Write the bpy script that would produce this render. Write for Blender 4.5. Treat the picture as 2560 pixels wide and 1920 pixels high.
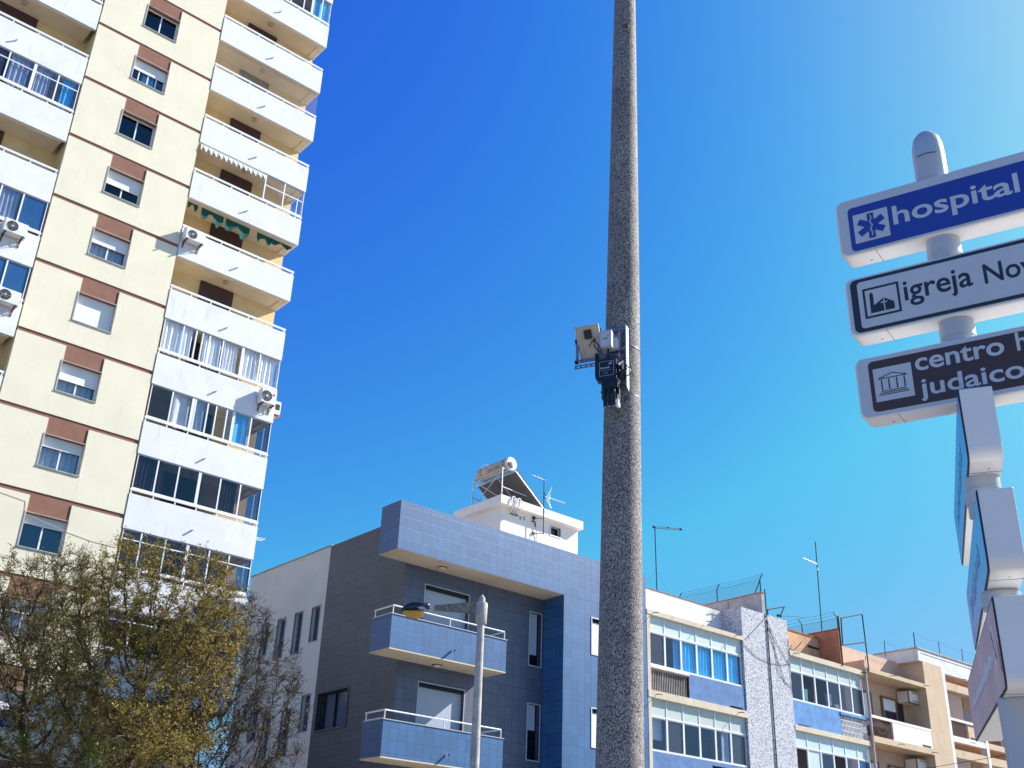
import bpy, math, random
import numpy as np
from mathutils import Vector, Matrix, kdtree
random.seed(7)
R = math.radians
SC = bpy.context.scene
for o in list(bpy.data.objects): bpy.data.objects.remove(o)
C = SC.collection
# ------------------------------------------------------------------ camera
YAW, PITCH, ROLL, FPX = R(49.84), R(26.33), R(2.14), 2743.0
def cw(v):                      # heading frame -> world (X runs along the street fronts, Y into depth)
    return Vector((math.sin(YAW)*v[0]+math.cos(YAW)*v[1], -math.cos(YAW)*v[0]+math.sin(YAW)*v[1], v[2]))
fwd = Vector((0, math.cos(PITCH), math.sin(PITCH))); up0 = Vector((0, -math.sin(PITCH), math.cos(PITCH))); rt0 = Vector((1, 0, 0))
rt = math.cos(ROLL)*rt0+math.sin(ROLL)*up0; up = -math.sin(ROLL)*rt0+math.cos(ROLL)*up0
cam = bpy.data.objects.new('camera', bpy.data.cameras.new('camera')); C.objects.link(cam)
cr, cu, cf = cw(rt), cw(up), cw(fwd)
cam.matrix_world = Matrix(((cr.x, cu.x, -cf.x, 0), (cr.y, cu.y, -cf.y, 0), (cr.z, cu.z, -cf.z, 1.6), (0, 0, 0, 1)))
cam.data.sensor_width = 36; cam.data.lens = 36*FPX/2560; cam.data.clip_start = .05; cam.data.clip_end = 6000
SC.camera = cam
SC.render.resolution_x, SC.render.resolution_y = 1024, 768
# ------------------------------------------------------------------ light
EXPO = .90; SKYK = 10/2**EXPO
SUN = Vector((1, -.40, .81)).normalized()
sl = bpy.data.lights.new('sun', 'SUN'); sl.energy = 5.0; sl.angle = R(.53); sl.color = (1, .965, .915)
so = bpy.data.objects.new('sun', sl); C.objects.link(so); so.rotation_euler = (-SUN).to_track_quat('-Z', 'Y').to_euler()
so.location = SUN*60
W = bpy.data.worlds.new('World'); SC.world = W; W.use_nodes = True
nt = W.node_tree; nt.nodes.clear()
sky = nt.nodes.new('ShaderNodeTexSky'); sky.sky_type = 'NISHITA'; sky.sun_disc = False
sky.sun_elevation = math.asin(SUN.z); sky.sun_rotation = math.atan2(SUN.x, SUN.y)
sky.altitude = 20; sky.air_density = 1.0; sky.dust_density = .55; sky.ozone_density = 3.0
hs = nt.nodes.new('ShaderNodeHueSaturation'); hs.inputs['Saturation'].default_value = 1.22; hs.inputs['Hue'].default_value = .5
bgn = nt.nodes.new('ShaderNodeBackground'); bgn.inputs[1].default_value = .10
wo = nt.nodes.new('ShaderNodeOutputWorld')
nt.nodes.remove(hs); sep = nt.nodes.new('ShaderNodeSeparateColor'); com = nt.nodes.new('ShaderNodeCombineColor'); nt.links.new(sky.outputs[0], sep.inputs[0])
tcw = nt.nodes.new('ShaderNodeTexCoord'); dp = nt.nodes.new('ShaderNodeVectorMath'); dp.operation = 'DOT_PRODUCT'; dp.inputs[1].default_value = SUN; nt.links.new(tcw.outputs['Generated'], dp.inputs[0])
hr = nt.nodes.new('ShaderNodeMapRange'); hr.inputs['From Min'].default_value = .35; hr.inputs['From Max'].default_value = .93; nt.links.new(dp.outputs['Value'], hr.inputs['Value'])   # brightening of the sky round the sun
for ch, (gn, gm, mx_) in enumerate(((1.05, 1.85, .22), (2.22, 1.80, .52), (.93, .26, .88))):      # deeper, more saturated blue than the physical sky
    a = nt.nodes.new('ShaderNodeMath'); a.operation = 'MULTIPLY'; a.inputs[1].default_value = .146; nt.links.new(sep.outputs[ch], a.inputs[0])
    b = nt.nodes.new('ShaderNodeMath'); b.operation = 'POWER'; b.inputs[1].default_value = gm; nt.links.new(a.outputs[0], b.inputs[0])
    c = nt.nodes.new('ShaderNodeMath'); c.operation = 'MULTIPLY'; c.inputs[1].default_value = gn; nt.links.new(b.outputs[0], c.inputs[0])
    d = nt.nodes.new('ShaderNodeMath'); d.operation = 'MINIMUM'; d.inputs[1].default_value = mx_; nt.links.new(c.outputs[0], d.inputs[0])
    pw = nt.nodes.new('ShaderNodeMath'); pw.operation = 'POWER'; pw.inputs[1].default_value = (7.0, 3.4, 2.0)[ch]; nt.links.new(hr.outputs[0], pw.inputs[0])
    ad = nt.nodes.new('ShaderNodeMath'); ad.operation = 'MULTIPLY_ADD'; ad.inputs[1].default_value = (.55, .36, .08)[ch]; nt.links.new(pw.outputs[0], ad.inputs[0]); nt.links.new(d.outputs[0], ad.inputs[2])
    e = nt.nodes.new('ShaderNodeMath'); e.operation = 'MULTIPLY'; e.inputs[1].default_value = SKYK; nt.links.new(ad.outputs[0], e.inputs[0]); nt.links.new(e.outputs[0], com.inputs[ch])
nt.links.new(com.outputs[0], bgn.inputs[0]); nt.links.new(bgn.outputs[0], wo.inputs[0])
SC.view_settings.view_transform = 'Standard'; SC.view_settings.look = 'None'
SC.view_settings.exposure = EXPO; SC.view_settings.gamma = 1; SC.view_settings.use_curve_mapping = False
SC.render.engine = 'CYCLES'
SC.cycles.max_bounces = 8; SC.cycles.transparent_max_bounces = 12
# ------------------------------------------------------------------ materials
M = {}
def mat(name, col, rough=.8, var=.12, vs=3.0, bump=.0, bs=60, metal=0, spec=.4, stain=0, build=None, coat=0):
    m = bpy.data.materials.new(name); m.use_nodes = True; n = m.node_tree.nodes; l = m.node_tree.links
    b = n['Principled BSDF']; b.inputs['Roughness'].default_value = rough; b.inputs['Metallic'].default_value = metal
    b.inputs['Specular IOR Level'].default_value = spec; b.inputs['Coat Weight'].default_value = coat
    tc = n.new('ShaderNodeTexCoord'); co = tc.outputs['Object']
    c = n.new('ShaderNodeRGB'); c.outputs[0].default_value = (*col, 1); out = c.outputs[0]
    if build: out = build(m, n, l, b, co, out)
    if var:
        t = n.new('ShaderNodeTexNoise'); t.inputs['Scale'].default_value = vs; t.inputs['Detail'].default_value = 6; t.inputs['Roughness'].default_value = .6; l.new(co, t.inputs['Vector'])
        r = n.new('ShaderNodeMapRange'); r.inputs['From Min'].default_value = .3; r.inputs['From Max'].default_value = .7
        r.inputs['To Min'].default_value = 1-var; r.inputs['To Max'].default_value = 1+var*.5; l.new(t.outputs[0], r.inputs['Value'])
        x = n.new('ShaderNodeMix'); x.data_type = 'RGBA'; x.blend_type = 'MULTIPLY'; x.inputs[0].default_value = 1
        l.new(out, x.inputs[6]); l.new(r.outputs[0], x.inputs[7]); out = x.outputs[2]
    if stain:
        mp = n.new('ShaderNodeMapping'); mp.inputs['Scale'].default_value = (2.2, 2.2, .35); l.new(co, mp.inputs['Vector'])
        t = n.new('ShaderNodeTexNoise'); t.inputs['Scale'].default_value = 2.2; t.inputs['Detail'].default_value = 8; t.inputs['Roughness'].default_value = .7; l.new(mp.outputs[0], t.inputs['Vector'])
        r = n.new('ShaderNodeMapRange'); r.inputs['From Min'].default_value = .56; r.inputs['From Max'].default_value = .78; r.inputs['To Max'].default_value = stain; l.new(t.outputs[0], r.inputs['Value'])
        x = n.new('ShaderNodeMix'); x.data_type = 'RGBA'; l.new(r.outputs[0], x.inputs[0]); l.new(out, x.inputs[6]); x.inputs[7].default_value = (col[0]*.35, col[1]*.33, col[2]*.3, 1); out = x.outputs[2]
    l.new(out, b.inputs['Base Color'])
    if bump:
        t = n.new('ShaderNodeTexNoise'); t.inputs['Scale'].default_value = bs; t.inputs['Detail'].default_value = 4; l.new(co, t.inputs['Vector'])
        q = n.new('ShaderNodeBump'); q.inputs['Strength'].default_value = bump; q.inputs['Distance'].default_value = .02; l.new(t.outputs[0], q.inputs['Height'])
        if not b.inputs['Normal'].is_linked: l.new(q.outputs[0], b.inputs['Normal'])
    M[name] = m; return m
def tiles(w, h, dark, tv=.12, mort=.008):
    def f(m, n, l, b, co, out):
        s = n.new('ShaderNodeSeparateXYZ'); l.new(co, s.inputs[0])
        a = n.new('ShaderNodeMath'); l.new(s.outputs[0], a.inputs[0]); l.new(s.outputs[1], a.inputs[1])
        k = n.new('ShaderNodeCombineXYZ'); l.new(a.outputs[0], k.inputs[0]); l.new(s.outputs[2], k.inputs[1])
        t = n.new('ShaderNodeTexBrick'); t.offset = 0; t.squash = 1; l.new(k.outputs[0], t.inputs['Vector'])
        t.inputs['Scale'].default_value = 1; t.inputs['Brick Width'].default_value = w; t.inputs['Row Height'].default_value = h
        t.inputs['Mortar Size'].default_value = mort; t.inputs['Mortar Smooth'].default_value = .2
        col = out.node.outputs[0].default_value
        t.inputs['Color1'].default_value = tuple(min(1, x*(1+tv)) for x in col[:3])+(1,); t.inputs['Color2'].default_value = tuple(x*(1-tv) for x in col[:3])+(1,)
        t.inputs['Mortar'].default_value = (*dark, 1)
        q = n.new('ShaderNodeBump'); q.inputs['Strength'].default_value = .25; q.inputs['Distance'].default_value = .004; q.invert = True
        l.new(t.outputs['Fac'], q.inputs['Height']); l.new(q.outputs[0], b.inputs['Normal'])
        return t.outputs[0]
    return f
def speck(scale, a, bb, lo=.35, hi=.6, bump=.6, stretch=1):
    def f(m, n, l, b, co, out):
        mp = n.new('ShaderNodeMapping'); mp.inputs['Scale'].default_value = (1, 1, stretch); l.new(co, mp.inputs['Vector'])
        d = n.new('ShaderNodeTexNoise'); d.inputs['Scale'].default_value = scale; d.inputs['Detail'].default_value = 2; l.new(mp.outputs[0], d.inputs['Vector'])
        v = n.new('ShaderNodeTexVoronoi'); v.inputs['Scale'].default_value = scale; l.new(mp.outputs[0], v.inputs['Vector'])
        sp = n.new('ShaderNodeSeparateColor'); l.new(v.outputs['Color'], sp.inputs[0])
        mx = n.new('ShaderNodeMath'); mx.operation = 'MULTIPLY_ADD'; l.new(d.outputs[0], mx.inputs[0]); mx.inputs[1].default_value = .8; 
        m2 = n.new('ShaderNodeMath'); m2.operation = 'MULTIPLY'; l.new(sp.outputs[0], m2.inputs[0]); m2.inputs[1].default_value = .25; l.new(m2.outputs[0], mx.inputs[2])
        r = n.new('ShaderNodeValToRGB'); r.color_ramp.elements[0].position = lo; r.color_ramp.elements[1].position = hi
        r.color_ramp.elements[0].color = (*a, 1); r.color_ramp.elements[1].color = (*bb, 1); l.new(mx.outputs[0], r.inputs[0])
        q = n.new('ShaderNodeBump'); q.inputs['Strength'].default_value = bump; q.inputs['Distance'].default_value = .01
        l.new(mx.outputs[0], q.inputs['Height']); l.new(q.outputs[0], b.inputs['Normal'])
        return r.outputs[0]
    return f
def slats(pitch, depth=.5, axis=2):
    def f(m, n, l, b, co, out):
        s = n.new('ShaderNodeSeparateXYZ'); l.new(co, s.inputs[0])
        a = n.new('ShaderNodeMath'); a.operation = 'MULTIPLY'; a.inputs[1].default_value = 1/pitch; l.new(s.outputs[axis], a.inputs[0])
        fr = n.new('ShaderNodeMath'); fr.operation = 'FRACT'; l.new(a.outputs[0], fr.inputs[0])
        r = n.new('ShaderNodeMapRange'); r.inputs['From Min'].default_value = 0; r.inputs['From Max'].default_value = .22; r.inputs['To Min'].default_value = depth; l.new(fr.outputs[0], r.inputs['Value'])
        q = n.new('ShaderNodeBump'); q.inputs['Strength'].default_value = .6; q.inputs['Distance'].default_value = .01
        l.new(r.outputs[0], q.inputs['Height']); l.new(q.outputs[0], b.inputs['Normal'])
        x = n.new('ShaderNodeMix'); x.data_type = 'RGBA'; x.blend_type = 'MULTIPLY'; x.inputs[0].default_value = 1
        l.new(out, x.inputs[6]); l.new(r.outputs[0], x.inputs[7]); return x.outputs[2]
    return f
mat('white_stucco', (.745, .745, .76), .9, .07, 1.2, .3, 90, stain=.38)
mat('cream_stucco', (.77, .71, .54), .9, .06, .8, .35, 70, stain=.18)
mat('brown_stucco', (.265, .128, .088), .9, .14, 2.5, .4, 60)
mat('tan_paint', (.74, .56, .30), .9, .12, 1.5, .15, 60)
mat('soffit_paint', (.74, .63, .46), .9, .12, 1.2, .1, 50, stain=.2)
mat('blue_tile', (.034, .122, .28), .42, .10, .7, build=tiles(.293, .332, (.012, .05, .16), .12), spec=.62)
mat('slate_tile', (.085, .10, .15), .46, .12, .7, build=tiles(.293, .332, (.04, .048, .075), .10), spec=.6)
mat('grey_tile', (.075, .081, .102), .46, .12, .6, build=tiles(.293, .332, (.032, .037, .05), .10), spec=.6)
mat('white_paint', (.82, .765, .71), .8, .07, 1.5, .12, 60, stain=.12)
mat('old_white', (.74, .73, .72), .9, .18, 2, .3, 50, stain=.45)
mat('old_concrete', (.46, .43, .41), .9, .3, 1.6, .4, 40, stain=.6)
mat('beige_paint', (.66, .57, .43), .9, .15, 2, .2, 50, stain=.4)
mat('orange_paint', (.66, .38, .22), .9, .2, 1.4, .25, 50, stain=.5)
mat('red_paint', (.50, .20, .11), .9, .3, 1.8, .25, 50, stain=.4)
mat('salmon_paint', (.60, .43, .32), .9, .12, 1.4, .2, 50, stain=.2)
mat('sand_paint', (.62, .46, .31), .9, .12, 1.6, .2, 50, stain=.2)
mat('blue_stucco', (.13, .235, .44), .9, .22, 4, .3, 60, stain=.15)
mat('bright_blue_stucco', (.13, .30, .58), .9, .25, 4, .3, 60, stain=.1)
mat('chip_render', (.6, .6, .65), .85, .06, 1, build=speck(27, (.12, .13, .19), (.64, .64, .66), .38, .56, .5))
mat('pole_aggregate', (.4, .4, .4), .8, .28, 1.6, build=speck(108, (.045, .040, .038), (.45, .41, .375), .42, .69, .4, .75), stain=.45)
mat('lamp_concrete', (.50, .46, .42), .9, .3, 7, .5, 90, stain=.3)
mat('mossy_concrete', (.27, .24, .19), .95, .5, 14, .8, 60, stain=.7)
mat('white_alu', (.80, .81, .83), .35, .03, spec=.5)
mat('grey_alu', (.42, .44, .48), .4, .06, spec=.5)
mat('galvanised', (.50, .52, .56), .45, .15, 8, metal=.5)
mat('blue_steel', (.15, .18, .27), .4, .12, 12, metal=.2)
mat('end_wall', (.78, .69, .60), .85, .10, 1.0, .15, 60, stain=.2)
mat('dark_metal', (.022, .023, .032), .6, .2, 5, spec=.2)
mat('rust_metal', (.11, .05, .035), .8, .3, 8)
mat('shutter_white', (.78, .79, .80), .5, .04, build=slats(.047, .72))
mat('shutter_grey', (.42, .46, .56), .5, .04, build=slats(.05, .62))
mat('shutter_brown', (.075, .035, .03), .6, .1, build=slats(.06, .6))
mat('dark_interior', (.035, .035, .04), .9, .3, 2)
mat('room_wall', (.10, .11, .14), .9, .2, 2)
mat('curtain_white', (.82, .83, .84), .9, .05)
mat('curtain_pale', (.55, .58, .62), .9, .1)
mat('curtain_blue', (.14, .62, .92), .8, .1)
mat('curtain_taupe', (.34, .26, .24), .9, .15)
mat('net_green', (.010, .085, .06), .9, .3, 9)
mat('sign_white_shaded', (.50, .52, .57), .35, .05, 6, spec=.5)  # white of the sign faces, with their shade put into the colour
mat('sign_blue', (.022, .045, .30), .3, .08, 4, spec=.5)
mat('sign_brown', (.058, .024, .026), .35, .08, 4, spec=.5)
mat('sign_black', (.018, .02, .035), .35, .08, 4, spec=.5)
mat('sign_white_lit', (.74, .73, .72), .35, .05, 5, spec=.5)  # same white on the casings, brightened for light bounced off the ground
mat('sign_lightblue', (.045, .17, .56), .25, .10, 6, spec=.3)
mat('sign_pink', (.64, .43, .45), .45, .2, 3, spec=.15)
mat('sign_red', (.45, .03, .04), .3, .1)
mat('post_grey', (.43, .45, .49), .35, .06, 5, spec=.5)
mat('black_plastic', (.012, .013, .02), .35, .15, 20, spec=.4)
mat('grey_plastic', (.44, .46, .52), .5, .04, spec=.4)
mat('label_ink', (.10, .12, .20), .6, 0)
mat('label_line', (.40, .42, .50), .5, 0)
mat('panel_back', (.50, .46, .41), .7, .1)
mat('panel_glass', (.02, .03, .08), .1, 0, spec=.8)
mat('tank_tan', (.40, .33, .255), .4, .06, spec=.5)
mat('collector_back', (.10, .095, .09), .7, .15, 2)
mat('brown_tape', (.12, .065, .03), .8, .3, 30)
mat('lamp_black', (.012, .014, .03), .35, .15, 8, spec=.5)
mat('amber', (.72, .38, .04), .3, .12, 8, spec=.5)
mat('ac_white', (.74, .72, .68), .5, .06, 3)
mat('paving', (.36, .31, .25), .9, .15, .6, build=tiles(.5, .5, (.28, .26, .23), .08, .006))
mat('asphalt', (.055, .055, .057), .9, .2, 2, .3, 60)
mat('bark', (.075, .058, .045), .95, .35, 12, .6, 40)
mat('twig', (.075, .055, .035), .95, .2, 8)
mat('terracotta', (.40, .15, .09), .9, .3, 8)
mat('weed', (.08, .10, .04), .9, .3, 8)
mat('towel_green', (.45, .80, .62), .9, .05)
mat('cloth_white', (.80, .80, .78), .9, .05)
mat('logo_red', (.55, .05, .12), .5, 0)
mat('hose_white', (.75, .74, .72), .5, .05)
def glass(name, tint, gloss, rough=.03):
    m = bpy.data.materials.new(name); m.use_nodes = True; n = m.node_tree.nodes; l = m.node_tree.links; n.clear()
    o = n.new('ShaderNodeOutputMaterial'); tr = n.new('ShaderNodeBsdfTransparent'); tr.inputs[0].default_value = (*tint, 1)
    g = n.new('ShaderNodeBsdfGlossy'); g.inputs['Roughness'].default_value = rough; g.inputs[0].default_value = (.62, .72, 1, 1)
    ge = n.new('ShaderNodeNewGeometry'); dt = n.new('ShaderNodeVectorMath'); dt.operation = 'DOT_PRODUCT'; l.new(ge.outputs['Incoming'], dt.inputs[0]); l.new(ge.outputs['True Normal'], dt.inputs[1])
    ab = n.new('ShaderNodeMath'); ab.operation = 'ABSOLUTE'; l.new(dt.outputs['Value'], ab.inputs[0]); sb = n.new('ShaderNodeMath'); sb.operation = 'SUBTRACT'; sb.inputs[0].default_value = 1; l.new(ab.outputs[0], sb.inputs[1])
    pw = n.new('ShaderNodeMath'); pw.operation = 'POWER'; pw.inputs[1].default_value = 5; l.new(sb.outputs[0], pw.inputs[0])
    a = n.new('ShaderNodeMath'); a.operation = 'MULTIPLY_ADD'; a.use_clamp = True; a.inputs[1].default_value = .9; a.inputs[2].default_value = .04+gloss; l.new(pw.outputs[0], a.inputs[0])
    tc = n.new('ShaderNodeTexCoord'); t = n.new('ShaderNodeTexNoise'); t.inputs['Scale'].default_value = .8; l.new(tc.outputs['Object'], t.inputs['Vector'])
    q = n.new('ShaderNodeBump'); q.inputs['Strength'].default_value = .04; q.inputs['Distance'].default_value = .3; l.new(t.outputs[0], q.inputs['Height']); l.new(q.outputs[0], g.inputs['Normal'])
    x = n.new('ShaderNodeMixShader'); l.new(a.outputs[0], x.inputs[0]); l.new(tr.outputs[0], x.inputs[1]); l.new(g.outputs[0], x.inputs[2]); l.new(x.outputs[0], o.inputs[0])
    M[name] = m
glass('glass', (.72, .76, .84), .10); glass('glass_dark', (.30, .30, .36), .03); glass('glass_clear', (.97, .98, 1), .0)
mat('frosted', (.56, .68, .70), .35, .06, 2, spec=.5)
mat('frosted_grey', (.50, .56, .54), .4, .06, 2, spec=.5)
mat('glass_blue', (.03, .09, .24), .06, .2, 1.0, spec=.9)
mat('glass_grey', (.05, .055, .09), .10, .2, 1.0, spec=.8)
def mesh_net(name, col, pitch, cover):
    m = bpy.data.materials.new(name); m.use_nodes = True; n = m.node_tree.nodes; l = m.node_tree.links; b = n['Principled BSDF']
    b.inputs['Base Color'].default_value = (*col, 1); b.inputs['Roughness'].default_value = .8
    tc = n.new('ShaderNodeTexCoord'); s = n.new('ShaderNodeSeparateXYZ'); l.new(tc.outputs['Object'], s.inputs[0])
    outs = []
    for sg in (1, -1):
        a = n.new('ShaderNodeMath'); a.operation = 'MULTIPLY_ADD'; l.new(s.outputs[2], a.inputs[0]); a.inputs[1].default_value = sg
        xy = n.new('ShaderNodeMath'); l.new(s.outputs[0], xy.inputs[0]); l.new(s.outputs[1], xy.inputs[1]); l.new(xy.outputs[0], a.inputs[2])
        k = n.new('ShaderNodeMath'); k.operation = 'MULTIPLY'; k.inputs[1].default_value = 1/pitch; l.new(a.outputs[0], k.inputs[0])
        f = n.new('ShaderNodeMath'); f.operation = 'FRACT'; l.new(k.outputs[0], f.inputs[0])
        g = n.new('ShaderNodeMath'); g.operation = 'LESS_THAN'; g.inputs[1].default_value = cover; l.new(f.outputs[0], g.inputs[0]); outs.append(g)
    mx = n.new('ShaderNodeMath'); mx.operation = 'MAXIMUM'; l.new(outs[0].outputs[0], mx.inputs[0]); l.new(outs[1].outputs[0], mx.inputs[1]); l.new(mx.outputs[0], b.inputs['Alpha'])
    M[name] = m
mesh_net('bird_net', (.40, .34, .28), .06, .09); mesh_net('chain_link', (.08, .10, .14), .06, .10)
def leafmat(name, c1, c2):
    m = bpy.data.materials.new(name); m.use_nodes = True; n = m.node_tree.nodes; l = m.node_tree.links; b = n['Principled BSDF']
    g = n.new('ShaderNodeNewGeometry'); r = n.new('ShaderNodeValToRGB'); r.color_ramp.elements[0].color = (*c1, 1); r.color_ramp.elements[1].color = (*c2, 1)
    l.new(g.outputs['Random Per Island'], r.inputs[0]); l.new(r.outputs[0], b.inputs['Base Color']); b.inputs['Roughness'].default_value = .6
    t = n.new('ShaderNodeBsdfTranslucent'); l.new(r.outputs[0], t.inputs[0]); x = n.new('ShaderNodeMixShader'); x.inputs[0].default_value = .35
    o = n['Material Output']; l.new(b.outputs[0], x.inputs[1]); l.new(t.outputs[0], x.inputs[2]); l.new(x.outputs[0], o.inputs[0]); M[name] = m
leafmat('leaf_gold', (.19, .145, .03), (.38, .29, .06)); leafmat('leaf_olive', (.14, .11, .032), (.28, .215, .06)); leafmat('leaf_green', (.07, .13, .02), (.14, .24, .03)); leafmat('leaf_dark', (.05, .042, .02), (.095, .08, .03))
# ------------------------------------------------------------------ mesh helpers
class MB:
    def __init__(s): s.v = []; s.f = []; s.m = []; s.sm = []
    def add(s, vs, fs, mi=0, sm=False):
        k = len(s.v); s.v += [tuple(p) for p in vs]
        for f in fs: s.f.append(tuple(i+k for i in f)); s.m.append(mi); s.sm.append(sm)
        return s
    def box(s, x0, x1, y0, y1, z0, z1, mi=0):
        return s.add([(x0, y0, z0), (x1, y0, z0), (x1, y1, z0), (x0, y1, z0), (x0, y0, z1), (x1, y0, z1), (x1, y1, z1), (x0, y1, z1)],
                     [(0, 3, 2, 1), (4, 5, 6, 7), (0, 1, 5, 4), (1, 2, 6, 5), (2, 3, 7, 6), (3, 0, 4, 7)], mi)
    def poly(s, pts, mi=0): return s.add(pts, [tuple(range(len(pts)))], mi)
    def tube(s, p0, p1, r0, r1=None, n=8, mi=0, caps=True, sm=True):
        r1 = r0 if r1 is None else r1; p0 = Vector(p0); p1 = Vector(p1); d = (p1-p0)
        if d.length < 1e-6: return s
        d.normalize(); a = d.orthogonal().normalized() if abs(d.z) < .99 else Vector((1, 0, 0)); b = d.cross(a); a = b.cross(d)
        vs = [p0+r0*(math.cos(2*math.pi*i/n)*a+math.sin(2*math.pi*i/n)*b) for i in range(n)]+[p1+r1*(math.cos(2*math.pi*i/n)*a+math.sin(2*math.pi*i/n)*b) for i in range(n)]
        s.add(vs, [(i, (i+1) % n, n+(i+1) % n, n+i) for i in range(n)], mi, sm)
        if caps: s.add(vs[:n], [tuple(range(n-1, -1, -1))], mi); s.add(vs[n:], [tuple(range(n))], mi)
        return s
    def path(s, pts, r, n=6, mi=0):
        for a, b in zip(pts, pts[1:]): s.tube(a, b, r, r, n, mi)
        return s
    def lathe(s, base, prof, n=32, mi=0, axis=Vector((0, 0, 1))):   # prof: (h, r) along axis
        base = Vector(base); a = axis.orthogonal().normalized(); b = axis.cross(a)
        k = len(prof); vs = []
        for h, r in prof: vs += [base+axis*h+r*(math.cos(2*math.pi*i/n)*a+math.sin(2*math.pi*i/n)*b) for i in range(n)]
        s.add(vs, [(j*n+i, j*n+(i+1) % n, (j+1)*n+(i+1) % n, (j+1)*n+i) for j in range(k-1) for i in range(n)], mi, True)
        s.add(vs[:n], [tuple(range(n-1, -1, -1))], mi); s.add(vs[-n:], [tuple(range(n))], mi); return s
    def prism(s, pts, fn, t0, t1, mi=0):       # pts: 2d outline, fn(u,v,t)->xyz
        n = len(pts); vs = [fn(u, v, t0) for u, v in pts]+[fn(u, v, t1) for u, v in pts]
        return s.add(vs, [tuple(range(n)), tuple(range(2*n-1, n-1, -1))]+[(i, n+i, n+(i+1) % n, (i+1) % n) for i in range(n)], mi)
    def holed(s, ax, c0, c1, u0, u1, z0, z1, holes, mi=0, mh=None):
        # wall face at c0 (outside) with reveals back to c1; ax 'y': plane Y=c, u=X ; ax 'x': plane X=c, u=Y
        P = (lambda u, c, z: (u, c, z)) if ax == 'y' else (lambda u, c, z: (c, u, z)); mh = mi if mh is None else mh
        us = sorted({u0, u1, *[h[0] for h in holes], *[h[1] for h in holes]}); zs = sorted({z0, z1, *[h[2] for h in holes], *[h[3] for h in holes]})
        for a, b in zip(us, us[1:]):
            for c, d in zip(zs, zs[1:]):
                mu, mz = (a+b)/2, (c+d)/2
                if any(h[0] < mu < h[1] and h[2] < mz < h[3] for h in holes): continue
                s.poly([P(a, c0, c), P(b, c0, c), P(b, c0, d), P(a, c0, d)], mi)
        for h in holes:
            a, b, c, d = h[:4]
            s.poly([P(a, c0, c), P(a, c1, c), P(a, c1, d), P(a, c0, d)], mh); s.poly([P(b, c0, c), P(b, c0, d), P(b, c1, d), P(b, c1, c)], mh)
            s.poly([P(a, c0, c), P(b, c0, c), P(b, c1, c), P(a, c1, c)], mh); s.poly([P(a, c0, d), P(a, c1, d), P(b, c1, d), P(b, c0, d)], mh)
        return s
    def build(s, name, mats, parent=None, origin=(0, 0, 0), **props):
        me = bpy.data.meshes.new(name); o = Vector(origin)
        me.from_pydata([tuple(Vector(p)-o) for p in s.v], [], s.f)
        if isinstance(mats, str): mats = [mats]
        for k in mats: me.materials.append(M[k])
        me.polygons.foreach_set('material_index', s.m); me.polygons.foreach_set('use_smooth', s.sm); me.update()
        ob = bpy.data.objects.new(name, me); C.objects.link(ob)
        if parent: ob.parent = parent
        else: ob.location = o
        for k, v in props.items(): ob[k] = v
        return ob
def org(p):                       # world location of the thing a part belongs to
    while p.parent: p = p.parent
    return p.location
def part(name, mb, mats, parent, **pr): return mb.build(name, mats, parent, org(parent), **pr)
def tag(o, label, cat, group=None):
    o['label'] = label; o['category'] = cat
    if group: o['group'] = group
    return o
def thing(name, label, cat, loc=(0, 0, 0), group=None):
    o = bpy.data.objects.new(name, None); C.objects.link(o); o.location = loc; o.empty_display_size = .3; return tag(o, label, cat, group)
def copy_thing(src, loc, label, group=None, euler=None):
    c = src.copy(); C.objects.link(c); c.location = loc; c['label'] = label
    if group: c['group'] = group
    if euler: c.rotation_euler = euler
    for ch in src.children:
        d = ch.copy(); C.objects.link(d); d.parent = c
        for g in ch.children:
            e = g.copy(); C.objects.link(e); e.parent = d
    return c
def frame(mb, x0, x1, z0, z1, y, w=.04, d=.05, mi=0):        # rectangular frame in plane Y
    mb.box(x0, x0+w, y, y+d, z0, z1, mi); mb.box(x1-w, x1, y, y+d, z0, z1, mi)
    mb.box(x0+w, x1-w, y, y+d, z0, z0+w, mi); mb.box(x0+w, x1-w, y, y+d, z1-w, z1, mi)
def curtain(x0, x1, y, z0, z1, folds=8, amp=.04, seed=0):
    rnd = random.Random(seed); n = max(8, int(folds*8)); mb = MB(); k = 5; ph = rnd.random()*6
    for j in range(k):
        z = z0+(z1-z0)*j/(k-1)
        for i in range(n+1):
            u = i/n; mb.v.append((x0+(x1-x0)*u+.01*math.sin(9*u+j), y+amp*math.sin(2*math.pi*folds*u+ph+.4*math.sin(7*u+j*.5)), z))
    for j in range(k-1):
        for i in range(n): mb.f.append((j*(n+1)+i, j*(n+1)+i+1, (j+1)*(n+1)+i+1, (j+1)*(n+1)+i)); mb.m.append(0); mb.sm.append(True)
    return mb
def text_mb(body, x0, x1, z0, z1, fn, off=.0, mi=0):          # built-in lettering fitted to a box; fn(u,v)->xyz
    cu_ = bpy.data.curves.new('lettering', 'FONT'); cu_.body = body; cu_.offset = off; cu_.resolution_u = 5
    ob = bpy.data.objects.new('lettering', cu_); C.objects.link(ob); dg = bpy.context.evaluated_depsgraph_get()
    me = bpy.data.meshes.new_from_object(ob.evaluated_get(dg)); co = [v.co.copy() for v in me.vertices]; fs = [tuple(p.vertices) for p in me.polygons]
    bpy.data.objects.remove(ob); bpy.data.curves.remove(cu_); bpy.data.meshes.remove(me)
    a, b = min(c.x for c in co), max(c.x for c in co); c_, d = min(c.y for c in co), max(c.y for c in co)
    mb = MB(); mb.add([fn(x0+(p.x-a)/(b-a)*(x1-x0), z0+(p.y-c_)/(d-c_)*(z1-z0)) for p in co], fs, mi); return mb
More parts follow.
